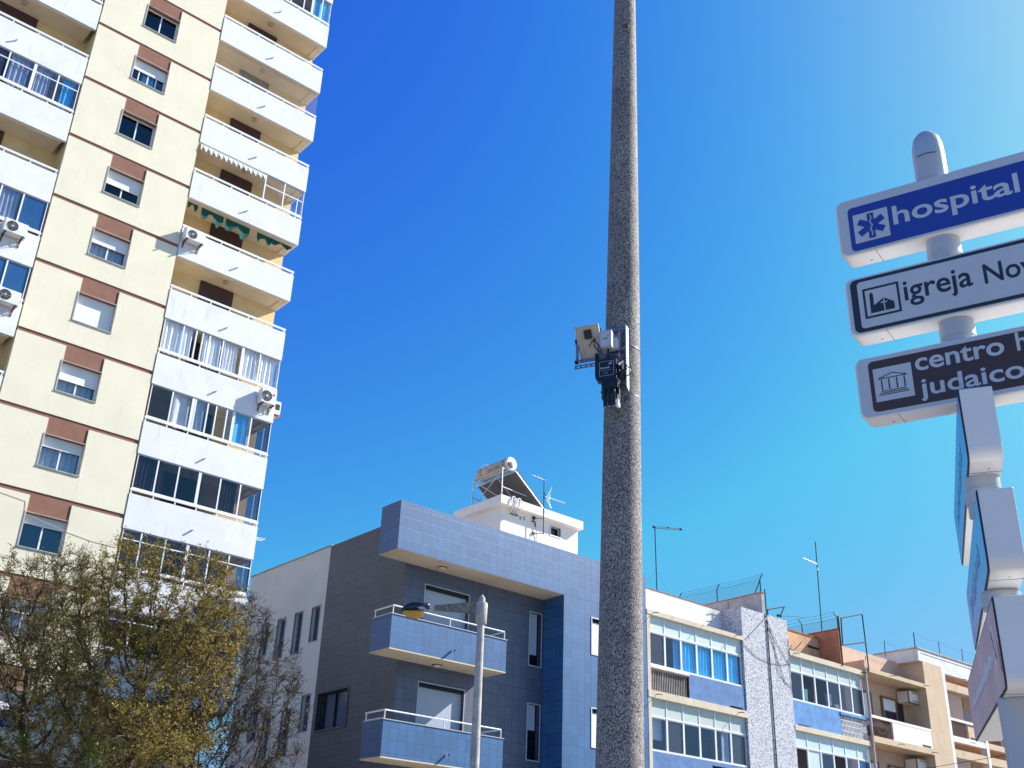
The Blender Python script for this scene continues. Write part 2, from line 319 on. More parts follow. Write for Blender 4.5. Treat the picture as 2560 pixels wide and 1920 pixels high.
def rrect(x0, x1, z0, z1, r, n=5):
    pts = []
    for cx, cz, a0 in ((x1-r, z0+r, -90), (x1-r, z1-r, 0), (x0+r, z1-r, 90), (x0+r, z0+r, 180)):
        pts += [(cx+r*math.cos(R(a0+90*i/n)), cz+r*math.sin(R(a0+90*i/n))) for i in range(n+1)]
    return pts
# ------------------------------------------------------------------ ground
g = MB(); g.poly([(-900, -900, 0), (900, -900, 0), (900, 900, 0), (-900, 900, 0)]); g.build('ground', 'paving', kind='structure')
g = MB(); g.poly([(-300, 13.5, .004), (300, 13.5, .004), (300, 20.5, .004), (-300, 20.5, .004)]); g.build('road', 'asphalt', kind='structure')
g = MB(); g.box(-300, 300, 13.3, 13.5, -.2, .12); g.box(-300, 300, 20.5, 20.7, -.2, .12); g.build('kerb', 'old_concrete', kind='structure')
# ------------------------------------------------------------------ apartment tower
TY = 36.5; TO = (10.9, 40.0, 0)
tower = thing('apartment_tower', 'tall cream and white apartment tower with brown bands and stacked balconies', 'building', TO)
m = MB(); m.box(0.5, 18.4, 37.58, 52, 7.9, 44.4); m.box(0.5, 17.8, 37.58, 52, 0, 7.9)
part('main_wall', m, 'tan_paint', tower)
m = MB(); m.box(0.4, 18.5, 37.2, 52.1, 44.4, 44.7); part('roof', m, 'white_stucco', tower)
SX0, SX1, WX0, WX1 = 8.42, 13.34, 10.13, 11.53
def band(j): return 16.83+2.80*j
m = MB()        # centre strip: 0 cream, 1 brown
for j in range(-6, 10):
    zt = band(j); zb = zt-.155; wt = zt-.74; wb = zt-1.89; nx = zt-2.80
    m.box(SX0, SX1, TY, TY+.27, zb, zt, 1)
    m.box(WX0, WX1, TY, TY+.27, wt, zb, 1)
    m.box(SX0, WX0, TY-.035, TY+.27, nx, zb, 0); m.box(WX1, SX1, TY-.035, TY+.27, nx, zb, 0)
    m.box(WX0, WX1, TY-.033, TY+.27, nx, wb, 0)
m.box(SX0, SX0+.15, TY+.27, 37.58, 0, 44.4, 2); m.box(SX1-.15, SX1, TY+.27, 37.58, 0, 44.4, 2)
m.box(SX0, SX1, TY-.03, TY+.27, band(9), 44.4, 0)
part('strip_wall', m, ['cream_stucco', 'brown_stucco', 'tan_paint'], tower)
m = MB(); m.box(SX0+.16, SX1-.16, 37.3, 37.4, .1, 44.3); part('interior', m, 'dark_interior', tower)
shut = {8: .0, 7: 0, 6: .40, 5: 0, 4: .50, 3: .42, 2: .90, 1: .52, 0: .30, -1: .26, -2: .35, -3: .5, 9: .3}
for j in range(-6, 10):
    zt = band(j)-.74; zb = band(j)-1.89; s = shut.get(j, .3)
    f = MB(); frame(f, WX0+.003, WX1-.003, zb+.003, zt-.003, TY+.17, .045, .06); f.box(10.80, 10.85, TY+.175, TY+.225, zb+.05, zt-.05)
    f.box(WX0-.05, WX0-.001, TY-.055, TY-.037, zb-.03, zt, 1); f.box(WX0-.05, WX1+.03, TY-.075, TY+.10, zb-.035, zb+.0, 1)
    f.box(WX1+.001, WX1+.02, TY-.05, TY-.037, zb-.0, zt, 1); f.box(WX0-.05, WX1+.02, TY-.05, TY-.002, zt, zt+.022, 1)
    if j == 6: f.box(10.42, 10.46, TY+.165, TY+.215, zb+.05, zt-.4); f.box(11.15, 11.19, TY+.165, TY+.215, zb+.05, zt-.4)
    w = part('window', f, ['white_alu', 'old_concrete'], tower)
    p = MB(); p.poly([(WX0, TY+.205, zb), (WX1, TY+.205, zb), (WX1, TY+.205, zt), (WX0, TY+.205, zt)])
    part('pane', p, 'glass_dark' if j in (7, 5, 8, 4, 2) else 'glass', w)
    if s:
        p = MB(); p.box(WX0+.01, WX1-.01, TY+.135, TY+.16, zt-1.15*s, zt-.005); p.box(WX0+.01, WX1-.01, TY+.125, TY+.162, zt-1.15*s-.035, zt-1.15*s, 1)
        part('shutter', p, ['shutter_white', 'white_alu'], w)
    if j in (0, 1, 3, -2): part('curtain', curtain(WX0+.05, WX1-.05, TY+.36, zb, zt, 6, .03, j), 'curtain_pale', w)
    elif j == 6: part('curtain', curtain(WX0+.5, WX1-.4, TY+.36, zb, zt, 3, .02, j), 'curtain_blue', w)
# crack of an old cable across the strip
m = MB(); m.path([(SX0, TY-.05, 14.0), (9.2, TY-.05, 13.72), (10.05, TY-.05, 13.63), (10.1, TY-.05, 13.2), (11.5, TY-.05, 12.95), (12.4, TY-.05, 12.84), (13.3, TY-.05, 12.82)], .007); part('cable', m, 'sand_paint', tower)
BX0, BX1 = 13.37, 18.45; LX0, LX1 = 2.6, 8.36; PY = 36.44
def ptop(k): return 14.83+2.793*k
def balcony(k, x0, x1, right):
    zt = ptop(k); zb = zt-1.27
    m = MB(); m.box(x0, x1, PY, PY+.12, zb, zt); 
    if right: m.box(x1-.12, x1, PY+.12, 37.57, zb, zt)
    else: m.box(x0, x0+.12, PY+.12, 37.57, zb, zt)
    p = part('parapet', m, 'white_stucco', tower)
    m = MB(); m.box(x0+.02, x1-.122, PY+.122, 37.58, zb+.02, zb+.17)
    if right: m.box(x1-.36, x1-.122, PY+.122, 37.58, zb-.03, zb+.02); 
    m.box(x0+.02, x1-(.36 if right else .12), PY+.122, PY+.24, zb-.03, zb+.02)
    part('slab', m, 'soffit_paint', tower)
    m = MB(); m.box(x0, x1, PY+.01, PY+.07, zt+.125, zt+.20); n = 6
    for i in range(n+1):
        x = x0+.05+(x1-x0-.1)*i/n; m.box(x-.02, x+.02, PY+.02, PY+.06, zt, zt+.125)
    if right: m.box(x1-.06, x1, PY+.07, 37.54, zt+.125, zt+.20)
    part('rail', m, 'white_alu', tower)
    sx = 15.87 if right else 5.74
    m = MB(); m.tube((sx, PY, zb+.5), (sx, PY-.12, zb+.485), .034, .034, 12, 0, True); part('drain_spout', m, 'galvanised', tower)
    if right: 
        m = MB(); m.box(14.94, 16.40, 37.49, 37.579, zt-.9, zt+1.515); part('balcony_door', m, 'shutter_brown', tower)
        m = MB(); m.lathe((15.72, 36.9, zb-.12), [(0, .05), (.03, .1), (.14, .105)], 16); part('ceiling_lamp', m, 'tank_tan', tower)
    else:
        m = MB(); m.box(4.6, 6.45, 37.49, 37.579, zt-.9, zt+1.515); part('balcony_door', m, 'shutter_brown', tower)
        m = MB(); m.lathe((5.7, 36.9, zb-.12), [(0, .05), (.03, .1), (.14, .105)], 16); part('ceiling_lamp', m, 'tank_tan', tower)
for k in range(-2, 11): balcony(k, BX0, BX1, True); balcony(k, LX0, LX1, False)
def glazing(k, xs, panes, side=True, transom=None, curt=None, x1=None, thick=(), open_=()):
    """frame of a glazed balcony between rail k and parapet k+1; xs = uprights"""
    z0 = ptop(k)+.20; z1 = ptop(k+1)-1.27; y = PY+.03
    f = MB(); X0, X1 = xs[0], xs[-1]
    f.box(X0, X1, y, y+.05, z0, z0+.05); f.box(X0, X1, y, y+.05, z1-.05, z1, 1)
    for i, x in enumerate(xs):
        w = .055 if i in thick else .026
        f.box(max(X0, x-w), min(X1, x+w), y-.004, y+.046, z0+.05, z1-.05)
    if transom:
        for a, b in zip(xs, xs[1:]): f.box(a+.026, b-.026, y, y+.04, z0+transom, z0+transom+.04)
    if side: 
        f.box(X1-.06, X1, y+.05, y+.11, z0, z1); f.box(X1-.05, X1-.01, 36.98, 37.02, z0, z1); f.box(X1-.05, X1-.01, y+.11, 37.57, z0, z0+.05); f.box(X1-.05, X1-.01, y+.11, 37.57, z1-.05, z1)
    g = part('glazing', f, ['white_alu', 'grey_alu'], tower)
    for (a, b), pm in zip(zip(xs, xs[1:]), panes):
        if pm is None: continue
        p = MB(); p.poly([(a, y+.03, z0), (b, y+.03, z0), (b, y+.03, z1), (a, y+.03, z1)]); part('pane', p, pm, g)
    if side:
        p = MB(); p.poly([(X1-.03, y+.05, z0), (X1-.03, 37.57, z0), (X1-.03, 37.57, z1), (X1-.03, y+.05, z1)]); part('pane', p, 'glass_clear', g)
    for i, (a, b, cm, fo) in enumerate(curt or []):
        part('curtain', curtain(a, b, y+.12, z0-.05, z1-.03, fo, .035, i+k*7), cm, g)
    return g
glazing(10, [13.42, 14.6, 15.8, 17.0, 17.7, 18.42], ['glass_dark']*5)
glazing(9, [16.3, 17.0, 17.45, 17.95, 18.42], ['glass_dark', 'glass_dark', 'glass', 'glass_clear'], thick=(0, 2), curt=[(17.5, 18.35, 'curtain_blue', 3)])
glazing(5, [16.5, 17.45, 18.42], ['glass_clear', 'glass_clear'], thick=(0,), transom=.75)
glazing(2, [13.42, 14.21, 14.74, 15.01, 15.3, 15.88, 16.75, 17.52, 18.42], ['glass_clear', 'glass_clear', None, 'glass_clear', 'glass_clear', 'glass_clear', 'glass_clear', 'glass_clear'], thick=(6,),
        curt=[(13.45, 14.65, 'curtain_white', 6), (15.1, 15.85, 'curtain_white', 5), (15.98, 16.6, 'curtain_white', 5), (16.8, 17.5, 'curtain_white', 4), (17.55, 18.3, 'curtain_white', 4)])
glazing(1, [13.42, 14.26, 15.1, 15.2, 15.7, 16.05, 16.5, 16.8, 17.55, 18.42], ['glass_dark', 'glass_clear', None, 'glass', 'glass_dark', 'glass_clear', 'glass', 'glass', 'glass_dark'], thick=(2, 7),
        curt=[(14.3, 15.05, 'curtain_pale', 2), (15.25, 15.65, 'curtain_pale', 1), (16.83, 17.5, 'curtain_blue', 2)])
glazing(0, [13.42, 14.21, 15.02, 15.85, 16.69, 17.52, 18.42], ['glass_dark']*6, thick=(3,), curt=[(13.45, 14.4, 'curtain_taupe', 7), (16.72, 17.45, 'curtain_taupe', 6)])
glazing(-1, [13.42, 14.1, 15.0, 15.85, 16.7, 17.5, 18.42], ['glass_dark']*6, thick=(3,), transom=.95)
glazing(-2, [13.42, 14.3, 15.2, 16.1, 17.0, 17.7, 18.42], ['glass_dark']*6, transom=.95)
glazing(5, [2.7, 3.8, 4.75, 5.7, 6.65, 7.53, 8.33], ['glass_dark', 'glass_dark', 'glass_dark', 'glass', 'glass', 'glass'], False, transom=.92, thick=(4,), curt=[(4.8, 5.6, 'curtain_white', 4), (5.8, 6.5, 'curtain_pale', 4), (6.75, 7.3, 'curtain_pale', 4), (7.75, 8.2, 'curtain_blue', 3)])
glazing(3, [2.7, 4.3, 5.9, 6.7, 7.47, 8.33], ['glass', 'glass', 'glass', 'glass', 'glass_blue'], False, curt=[(5.9, 7.4, 'curtain_pale', 9)])
glazing(2, [2.7, 4.3, 5.9, 6.7, 7.54, 8.33], ['glass', 'glass', 'glass', 'glass_blue', 'glass_blue'], False)
glazing(7, [2.7, 4.3, 5.9, 7.2, 8.33], ['glass_dark']*4, False)
# bird netting over one balcony, pelmet awning over another
z0, z1 = ptop(7)+.2, ptop(8)-1.27
m = MB(); m.poly([(BX0+.02, PY+.09, z0), (BX1-.02, PY+.09, z0), (BX1-.02, PY+.09, z1), (BX0+.02, PY+.09, z1)]); m.poly([(BX1-.03, PY+.09, z0), (BX1-.03, 37.54, z0), (BX1-.03, 37.54, z1), (BX1-.03, PY+.09, z1)])
part('netting', m, 'bird_net', tower)
def valance(x0, x1, y, z, drop, n, seed, tear=0):
    rnd = random.Random(seed); mb = MB(); k = int(n*8); top = []; bot = []
    for i in range(k+1):
        u = i/k; x = x0+(x1-x0)*u; yy = y+.05*math.sin(2*math.pi*n*u); top.append((x, y, z)); bot.append((x, yy-.03, z-drop*(1+.35*math.sin(2*math.pi*n*u+1)+tear*(rnd.random()-.6))))
    mb.v = top+bot
    for i in range(k): mb.f.append((i, i+1, k+2+i, k+1+i)); mb.m.append(0); mb.sm.append(True)
    return mb
m = MB(); m.tube((13.45, PY+.02, 30.17), (16.45, PY+.02, 30.17), .05, .05, 10); a = part('awning', m, 'white_alu', tower); part('valance', valance(13.45, 16.45, PY-.02, 30.16, .2, 13, 4, .3), 'curtain_white', a)
for i, (x0, x1, z, d) in enumerate(((13.45, 13.9, 27.46, .25), (14.05, 15.05, 27.46, .48), (15.15, 16.25, 27.46, .50), (16.6, 17.3, 27.46, .34), (17.3, 18.25, 27.46, .20))):
    o = valance(x0, x1, PY+.20, z-.02, d, 1.5, 30+i, .5).build('shade_cloth', 'net_green', None, (x0, PY+.1, z))
    tag(o, ['small dark green shade cloth scrap at the strip end of the sixth parapet soffit', 'torn green shade cloth hanging just right of the balcony air conditioner', 'wide torn green shade cloth hanging over the brown balcony shutter', 'ragged green shade cloth right of the brown shutter', 'thin sagging green shade cloth at the balcony corner beside the sky'][i], 'shade cloth', 'green shade cloth scraps on one tower balcony')
# ------------------------------------------------------------------ air conditioners
def ac_unit(loc, label, w=.80, h=.52, pipe=True):
    t = thing('air_conditioner', label, 'air conditioner', loc, 'air conditioners fixed to the tower parapets'); x, y, z = loc
    m = MB(); m.box(x, x+w, y-.30, y, z, z+h); m.box(x+.02, x+w-.02, y-.31, y-.30, z+.02, z+h-.02); part('casing', m, 'ac_white', t)
    cx, cz, r = x+w*.36, z+h*.52, h*.38
    m = MB(); m.lathe((cx, y-.312, cz), [(0, r), (.004, r)], 28, axis=Vector((0, -1, 0))); f = part('fan', m, 'dark_metal', t)
    m = MB()
    for q in range(4): 
        rr = r*(.3+.22*q); pts = [(cx+rr*math.cos(i*math.pi/12), y-.325, cz+rr*math.sin(i*math.pi/12)) for i in range(25)]; m.path(pts, .003, 3)
    for q in range(8): m.tube((cx, y-.325, cz), (cx+r*math.cos(q*math.pi/4), y-.325, cz+r*math.sin(q*math.pi/4)), .003, .003, 3)
    m.lathe((cx, y-.32, cz), [(0, r*.2), (.01, r*.2)], 14, axis=Vector((0, -1, 0))); part('grille', m, 'galvanised', f)
    for xx in (x+.08, x+w-.12):
        m = MB(); m.box(xx, xx+.04, y-.36, y+.04, z-.045, z-.003); m.tube((xx+.02, y-.3, z-.03), (xx+.02, y+.03, z-.24), .014, .014, 5); m.box(xx, xx+.04, y+.025, y+.048, z-.3, z-.045); part('bracket', m, 'rust_metal', t)
    if pipe:
        m = MB(); pts = [(x+w*.9, y-.1, z), (x+w*.92, y, z-.12), (x+w*.8, y+.02, z-.25), (x+w*.6, y+.03, z-.30), (x+w*.5, y+.03, z-.1)]; m.path(pts, .016, 6); part('hose', m, 'hose_white', t)
    return t
ac_unit((13.40, PY-.05, 25.42), 'air conditioner casting a long shadow beside the balcony with green cloth', .82, .5)
a = ac_unit((17.62, PY-.05, 19.72), 'air conditioner with a small red round badge at the right end below the curtained glazing', .66, .6)
m = MB(); m.lathe((18.15, PY-.362, 20.14), [(0, .055), (.003, .055)], 20, axis=Vector((0, -1, 0))); part('badge', m, 'logo_red', a)
ac_unit((7.02, PY-.05, 22.76), 'air conditioner with bright fan hub on the upper left white parapet', .8, .52)
ac_unit((7.38, PY-.05, 20.12), 'air conditioner with a dangling white hose lower on the left balconies', .8, .52)
t = thing('air_conditioner', 'small air conditioner seen edge on round the tower corner against the sky', 'air conditioner', (18.47, 36.9, 19.55), 'air conditioners fixed to the tower parapets')
m = MB(); m.box(18.50, 18.80, 36.62, 37.3, 19.68, 20.22); part('casing', m, 'ac_white', t); m = MB(); m.box(18.47, 18.86, 36.7, 36.74, 19.60, 19.67); m.box(18.47, 18.86, 37.2, 37.24, 19.60, 19.67); m.tube((18.8, 36.72, 19.6), (18.5, 36.72, 19.4), .02, .02, 5); part('bracket', m, 'terracotta', t)
m = MB(); m.box(18.55, 18.75, 36.612, 36.62, 19.85, 20.1); part('grille', m, 'dark_metal', t)
# clothes airer poking out of the tower corner
m = MB()
for q in range(3): m.tube((18.46, 37.0+.15*q, 14.6), (18.95, 36.7+.15*q, 14.55), .012, .012, 5)
m.tube((18.95, 36.7, 14.55), (18.95, 37.0, 14.55), .012, .012, 5); m.build('clothes_airer', 'white_alu', None, (18.5, 37, 14.6)); tag(bpy.data.objects['clothes_airer'], 'white clothes airer poking out of the tower corner', 'airer')
# ------------------------------------------------------------------ blue tiled building
BY, RY, XS, BL, BR = 25.3, 26.28, 18.27, 17.27, 23.88
blue = thing('blue_tiled_building', 'three storey blue and grey tiled building with projecting balconies and a white side wall', 'building', (22, 29, 0))
doors = [(19.06, 20.75, z-1.9, z) for z in (10.77, 7.88, 4.99)]; slim = [(23.30, 23.80, z, z2) for z, z2 in ((9.08, 10.77), (6.21, 7.88), (3.3, 4.99))]
m = MB(); m.holed('y', RY, RY+.22, XS, BR, 0, 11.28, doors+slim); part('recess_wall', m, 'slate_tile', blue)
big = [(28.74, 30.40, z, z+1.11) for z in (6.795, 3.9)]
nar = [(30.90, 31.40, 9.67, 10.80), (31.97, 32.48, 9.42, 10.80), (33.07, 33.60, 9.42, 10.78), (34.17, 34.66, 9.67, 10.76)]
nar += [(30.90, 31.40, 6.85, 7.97), (32.02, 32.55, 6.22, 7.60), (33.28, 33.72, 6.23, 7.61), (34.15, 34.70, 6.85, 7.96)]
m = MB(); m.holed('x', XS, XS+.2, RY, 30.65, 0, 12.76, big); part('side_wall', m, 'grey_tile', blue)
m = MB(); m.holed('x', XS, XS+.2, 30.65, 36.0, 0, 12.76, nar); m.poly([(XS, 36, 0), (27.75, 36, 0), (27.75, 36, 12.76), (XS, 36, 12.76)]); part('side_wall', m, 'end_wall', blue)
m = MB(); m.box(XS-.03, XS+.12, 30.6, 36.03, 12.76, 12.80); part('coping', m, 'old_concrete', blue)
rw = [(25.14, 26.7, z, z+1.16) for z in (9.6, 6.72, 3.8)]
m = MB(); m.holed('y', BY, BY+.2, BR, 27.76, 0, 11.278, rw); m.poly([(BR, BY, 0), (BR, RY, 0), (BR, RY, 11.278), (BR, BY, 11.278)]); m.poly([(27.76, BY, 0), (27.76, 36, 0), (27.76, 36, 12.76), (27.76, BY, 12.76)]); part('corner_wall', m, 'blue_tile', blue)
m = MB()          # crowning block: front right across, overhanging left
P_ = m.poly; P_([(BL, BY, 11.28), (27.76, BY, 11.28), (27.76, BY, 12.76), (BL, BY, 12.76)]); P_([(BL, RY, 11.28), (BL, BY, 11.28), (BL, BY, 12.76), (BL, RY, 12.76)]); P_([(BL, RY, 11.28), (XS, RY, 11.28), (XS, RY, 12.76), (BL, RY, 12.76)])
P_([(BL, BY, 12.76), (27.76, BY, 12.76), (27.76, BY+.25, 12.76), (BL, BY+.25, 12.76)]); P_([(BL, BY+.25, 12.755), (XS, BY+.25, 12.755), (XS, RY, 12.755), (BL, RY, 12.755)]); part('crown_block', m, 'blue_tile', blue)
m = MB(); m.poly([(BL, BY, 11.28), (BL, RY, 11.28), (BR, RY, 11.28), (BR, BY, 11.28)]); part('soffit', m, 'soffit_paint', blue)
m = MB(); m.poly([(XS+.02, BY+.25, 12.70), (27.7, BY+.25, 12.70), (27.7, 35.98, 12.70), (XS+.02, 35.98, 12.70)]); m.poly([(BL+.02, BY+.25, 12.5), (27.7, BY+.25, 12.5), (27.7, BY+.25, 12.76), (BL+.02, BY+.25, 12.76)]); part('roof', m, 'old_concrete', blue)
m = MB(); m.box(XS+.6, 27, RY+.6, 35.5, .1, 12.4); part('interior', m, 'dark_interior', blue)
def trim(ax, c, h, w=.03, d=.02):
    m = MB(); u0, u1, z0, z1 = h[:4]
    B = (lambda a, b, e, f: m.box(a, b, c-d, c+.03, e, f)) if ax == 'y' else (lambda a, b, e, f: m.box(c-d, c+.03, a, b, e, f))
    B(u0-w, u0, z0-w, z1+w); B(u1, u1+w, z0-w, z1+w); B(u0, u1, z1, z1+w); B(u0, u1, z0-w, z0); return m
for h in doors:
    w = part('shutter_window', trim('y', RY, h), 'grey_alu', blue); m = MB(); m.box(h[0]+.002, h[1]-.002, RY+.12, RY+.16, h[2], h[3]-.1); part('shutter', m, 'shutter_grey', w)
    m = MB(); m.box(h[0]+.002, h[1]-.002, RY+.05, RY+.15, h[3]-.1, h[3]-.002); part('shutter_box', m, 'dark_metal', w)
for i, h in enumerate(slim):
    w = part('slim_window', trim('y', RY, h), 'grey_alu', blue); zc = h[2]+(.36, .9, .5)[i]; m = MB(); m.box(h[0]+.002, h[1]-.1, RY+.10, RY+.13, zc, h[3]-.002); part('shutter', m, 'shutter_grey', w)
    m = MB(); m.poly([(h[0], RY+.16, h[2]), (h[1], RY+.16, h[2]), (h[1], RY+.16, h[3]), (h[0], RY+.16, h[3])]); part('pane', m, 'glass_dark', w)
    m = MB(); m.box(h[0], h[1], RY+.14, RY+.17, h[2]+.55, h[2]+.58); part('frame', m, 'dark_metal', w)
for h in big:
    w = part('wide_window', trim('x', XS, h, .045, .03), 'grey_tile', blue); m = MB(); m.poly([(XS+.15, h[0], h[2]), (XS+.15, h[1], h[2]), (XS+.15, h[1], h[3]), (XS+.15, h[0], h[3])]); part('pane', m, 'glass_grey', w)
    m = MB(); m.box(XS+.1, XS+.16, 29.55, 29.6, h[2], h[3]); m.box(XS+.1, XS+.16, h[1]-.2, h[1], h[2], h[3]); part('frame', m, 'dark_metal', w)
for h in nar:
    w = part('narrow_window', trim('x', XS, h, .03, .015), 'grey_alu', blue); m = MB(); m.poly([(XS+.14, h[0], h[2]), (XS+.14, h[1], h[2]), (XS+.14, h[1], h[3]), (XS+.14, h[0], h[3])]); part('pane', m, 'glass_grey', w)
for h in rw:
    w = part('corner_window', trim('y', BY, h), 'white_alu', blue); m = MB(); m.box(h[0]+.002, h[1]-.002, BY+.06, BY+.1, h[2], h[3]-.12); part('shutter', m, 'shutter_white', w)
    m = MB(); m.box(h[0]+.002, h[1]-.002, BY+.12, BY+.16, h[3]-.12, h[3]); part('shutter_box', m, 'dark_metal', w)
for (zb, zt, zl) in ((8.43, 9.37, 9.37), (5.55, 6.50, 6.5), (2.66, 3.6, 3.6)):
    b = MB(); x0, x1 = BL-.0, 21.52
    b.box(x0, x1, BY, BY+.12, zb, zt); b.box(x0, x0+.12, BY+.12, RY-.002, zb, zt); b.box(x1-.12, x1, BY+.12, RY-.002, zb, zt)
    bal = part('balcony', b, 'blue_tile', blue)
    s = MB(); s.box(x0, x1, BY+.001, RY-.001, zb-.035, zb-.002); s.box(x0+.12, x1-.12, BY+.12, RY-.001, zb+.002, zb+.14); part('slab', s, 'soffit_paint', bal)
    s = MB(); s.box(x0-.02, x1+.02, BY-.02, BY+.14, zt, zt+.025); s.box(x0-.02, x0+.14, BY+.14, RY, zt, zt+.025); s.box(x1-.14, x1+.02, BY+.14, RY, zt, zt+.025); part('coping', s, 'grey_alu', bal)
    s = MB(); zr = zt+.26
    for a, c_ in (((x0+.06, BY+.05, zr), (x1-.06, BY+.05, zr)), ((x0+.06, BY+.05, zr), (x0+.06, RY, zr)), ((x1-.06, BY+.05, zr), (x1-.06, RY, zr)), ((x0+.06, BY+.05, zt+.05), (x0+.06, RY, zt+.05)),): s.tube(a, c_, .022, .022, 8)
    for px_ in (x0+.06, 19.37, x1-.06): s.tube((px_, BY+.05, zt), (px_, BY+.05, zr), .017, .017, 8)
    s.tube((x0+.06, RY-.05, zt), (x0+.06, RY-.05, zr), .017, .017, 8); part('rail', s, 'white_alu', bal)
    s = MB(); s.tube((19.45, BY, zb+.27), (19.45, BY-.14, zb+.26), .034, .032, 12, 0, False); s.tube((19.45, BY-.10, zb+.268), (19.45, BY-.139, zb+.262), .024, .024, 12, 1); part('drain_spout', s, ['white_alu', 'dark_metal'], bal)
for x, y, z in ((19.33, 25.86, 11.28), (19.46, 25.98, 8.395), (19.48, 26.0, 5.515)):
    m = MB(); m.lathe((x, y, z-.075), [(0, .05), (.02, .10), (.055, .13)], 24); l_ = part('ceiling_lamp', m, 'soffit_paint', blue); m = MB(); m.lathe((x, y, z-.025), [(0, .15), (.022, .15)], 24); part('rim', m, 'rust_metal', l_)
# roof hut
hut = thing('rooftop_stair_hut', 'small white rooftop hut with flat slab roof above the blue building', 'roof hut', (25.3, 29, 12.7))
m = MB(); m.holed('y', 28.25, 28.45, 23.55, 27.33, 12.7, 14.98, [(25.95, 26.44, 14.50, 14.83)]); m.poly([(23.55, 28.25, 12.7), (23.55, 28.25, 14.98), (23.55, 30.3, 14.98), (23.55, 30.3, 12.7)]); m.poly([(27.33, 28.25, 12.7), (27.33, 30.3, 12.7), (27.33, 30.3, 14.98), (27.33, 28.25, 14.98)]); m.poly([(23.55, 30.3, 12.7), (23.55, 30.3, 14.98), (27.33, 30.3, 14.98), (27.33, 30.3, 12.7)])
part('wall', m, 'white_paint', hut)
m = MB(); m.box(23.33, 27.37, 28.0, 30.7, 14.98, 15.29); part('roof_slab', m, 'white_paint', hut)
m = MB(); m.poly([(25.9, 28.4, 14.45), (26.5, 28.4, 14.45), (26.5, 28.4, 14.9), (25.9, 28.4, 14.9)]); part('window', m, 'glass_dark', hut)
m = MB(); m.holed('y', 28.235, 28.3, 25.90, 26.49, 14.45, 14.88, [(25.95, 26.44, 14.50, 14.83)]); part('window_frame', m, 'white_paint', hut)
m = MB()
for x in (23.97, 24.08, 24.2, 24.27): m.tube((x, 28.26, 14.80), (x, 28.17, 14.76), .025, .025, 8)
for x, z in ((24.42, 14.76), (24.60, 14.80), (24.42, 14.70), (24.60, 14.72)): m.box(x, x+.09, 28.245, 28.27, z, z+.035)
m.path([(25.0, 28.24, 14.76), (25.1, 28.2, 14.78), (25.17, 28.22, 14.68), (25.19, 28.24, 14.6)], .022); part('pipe_stub', m, 'rust_metal', hut)
m = MB(); m.path([(25.17, 28.2, 14.66), (25.19, 28.2, 14.5), (25.26, 28.22, 14.2), (25.24, 28.24, 12.9)], .012); part('cable', m, 'old_concrete', hut)
# solar water heater
sw = thing('solar_water_heater', 'tan cylindrical solar water heater with dark collector on the white roof hut', 'solar heater', (24.3, 29.2, 15.29))
m = MB(); ax = Vector((0, 1, 0)); m.lathe((24.11, 28.42, 16.79), [(0, .235), (.03, .255), (1.74, .255), (1.80, .20), (1.81, .02)], 40, axis=ax); tank = part('tank', m, 'tank_tan', sw)
m = MB(); m.lathe((24.11, 28.40, 16.79), [(0, .24), (.03, .262)], 40, axis=ax); m.lathe((24.13, 28.36, 16.80), [(0, .07), (.04, .075)], 20, axis=ax); m.lathe((24.11, 28.44, 16.79), [(0, .264), (.05, .264)], 40, 0, ax); part('end_cap', m, 'white_paint', tank)
m = MB(); m.lathe((24.13, 28.352, 16.80), [(0, .014), (.01, .014)], 10, axis=ax); m.box(23.93, 24.03, 28.355, 28.40, 16.66, 16.80); m.box(23.98, 24.12, 28.36, 28.40, 16.62, 16.67); part('thermostat', m, 'black_plastic', tank)
for y in (28.62, 29.93):
    m = MB()
    pts = [(24.11+.26*math.cos(a), y, 16.79+.26*math.sin(a)) for a in [i*math.pi/14 for i in range(29)]]; m.path(pts, .011, 4); part('strap', m, 'dark_metal' if y < 29 else 'tank_tan', tank)
def cyl(u, v):                     # lettering wrapped round the tank: u along the tank, v round it
    a = math.pi-v/.257; return (24.11+.2575*math.cos(a), 29.62-u, 16.79+.2575*math.sin(a))
part('lettering', text_mb('solius', .13, .77, -.10, .03, cyl, .02), 'label_ink', tank)
m = MB(); m.poly([cyl(.03, -.12), cyl(.07, -.10), cyl(.10, -.03), cyl(.07, .04), cyl(.02, .03), cyl(.06, -.03)]); part('logo', m, 'label_ink', tank)
m = MB(); ca = [(24.19, 28.27, 16.47), (25.57, 28.27, 15.42), (25.57, 30.45, 15.42), (24.19, 30.45, 16.47)]; nn = Vector((1.05, 0, 1.38)).normalized()*.09
q = [Vector(p) for p in ca]; m.add(q+[p+nn for p in q], [(0, 1, 2, 3), (7, 6, 5, 4), (0, 4, 5, 1), (1, 5, 6, 2), (2, 6, 7, 3), (3, 7, 4, 0)])
col_ = part('collector', m, 'collector_back', sw)
m = MB(); m.tube(q[0], q[1], .02, .02, 4); m.tube(q[1], q[2], .02, .02, 4); m.tube(q[2], q[3], .02, .02, 4); m.tube(q[3], q[0], .025, .025, 4); mid = Vector((0, 1.0, 0)); m.tube(q[0]+mid, q[1]+mid, .022, .022, 4); part('frame', m, 'galvanised', col_)
m = MB(); m.poly([p+nn*1.02 for p in q]); part('pane', m, 'panel_glass', col_)
for y in (28.42, 30.1):
    m = MB(); m.box(23.69, 23.72, y, y+.03, 15.29, 16.55); m.tube((23.7, y+.02, 16.5), (24.0, y+.02, 16.56), .025, .025, 5); m.tube((23.7, y+.02, 15.8), (24.9, y+.02, 15.75), .018, .018, 5); part('leg', m, 'galvanised', sw)
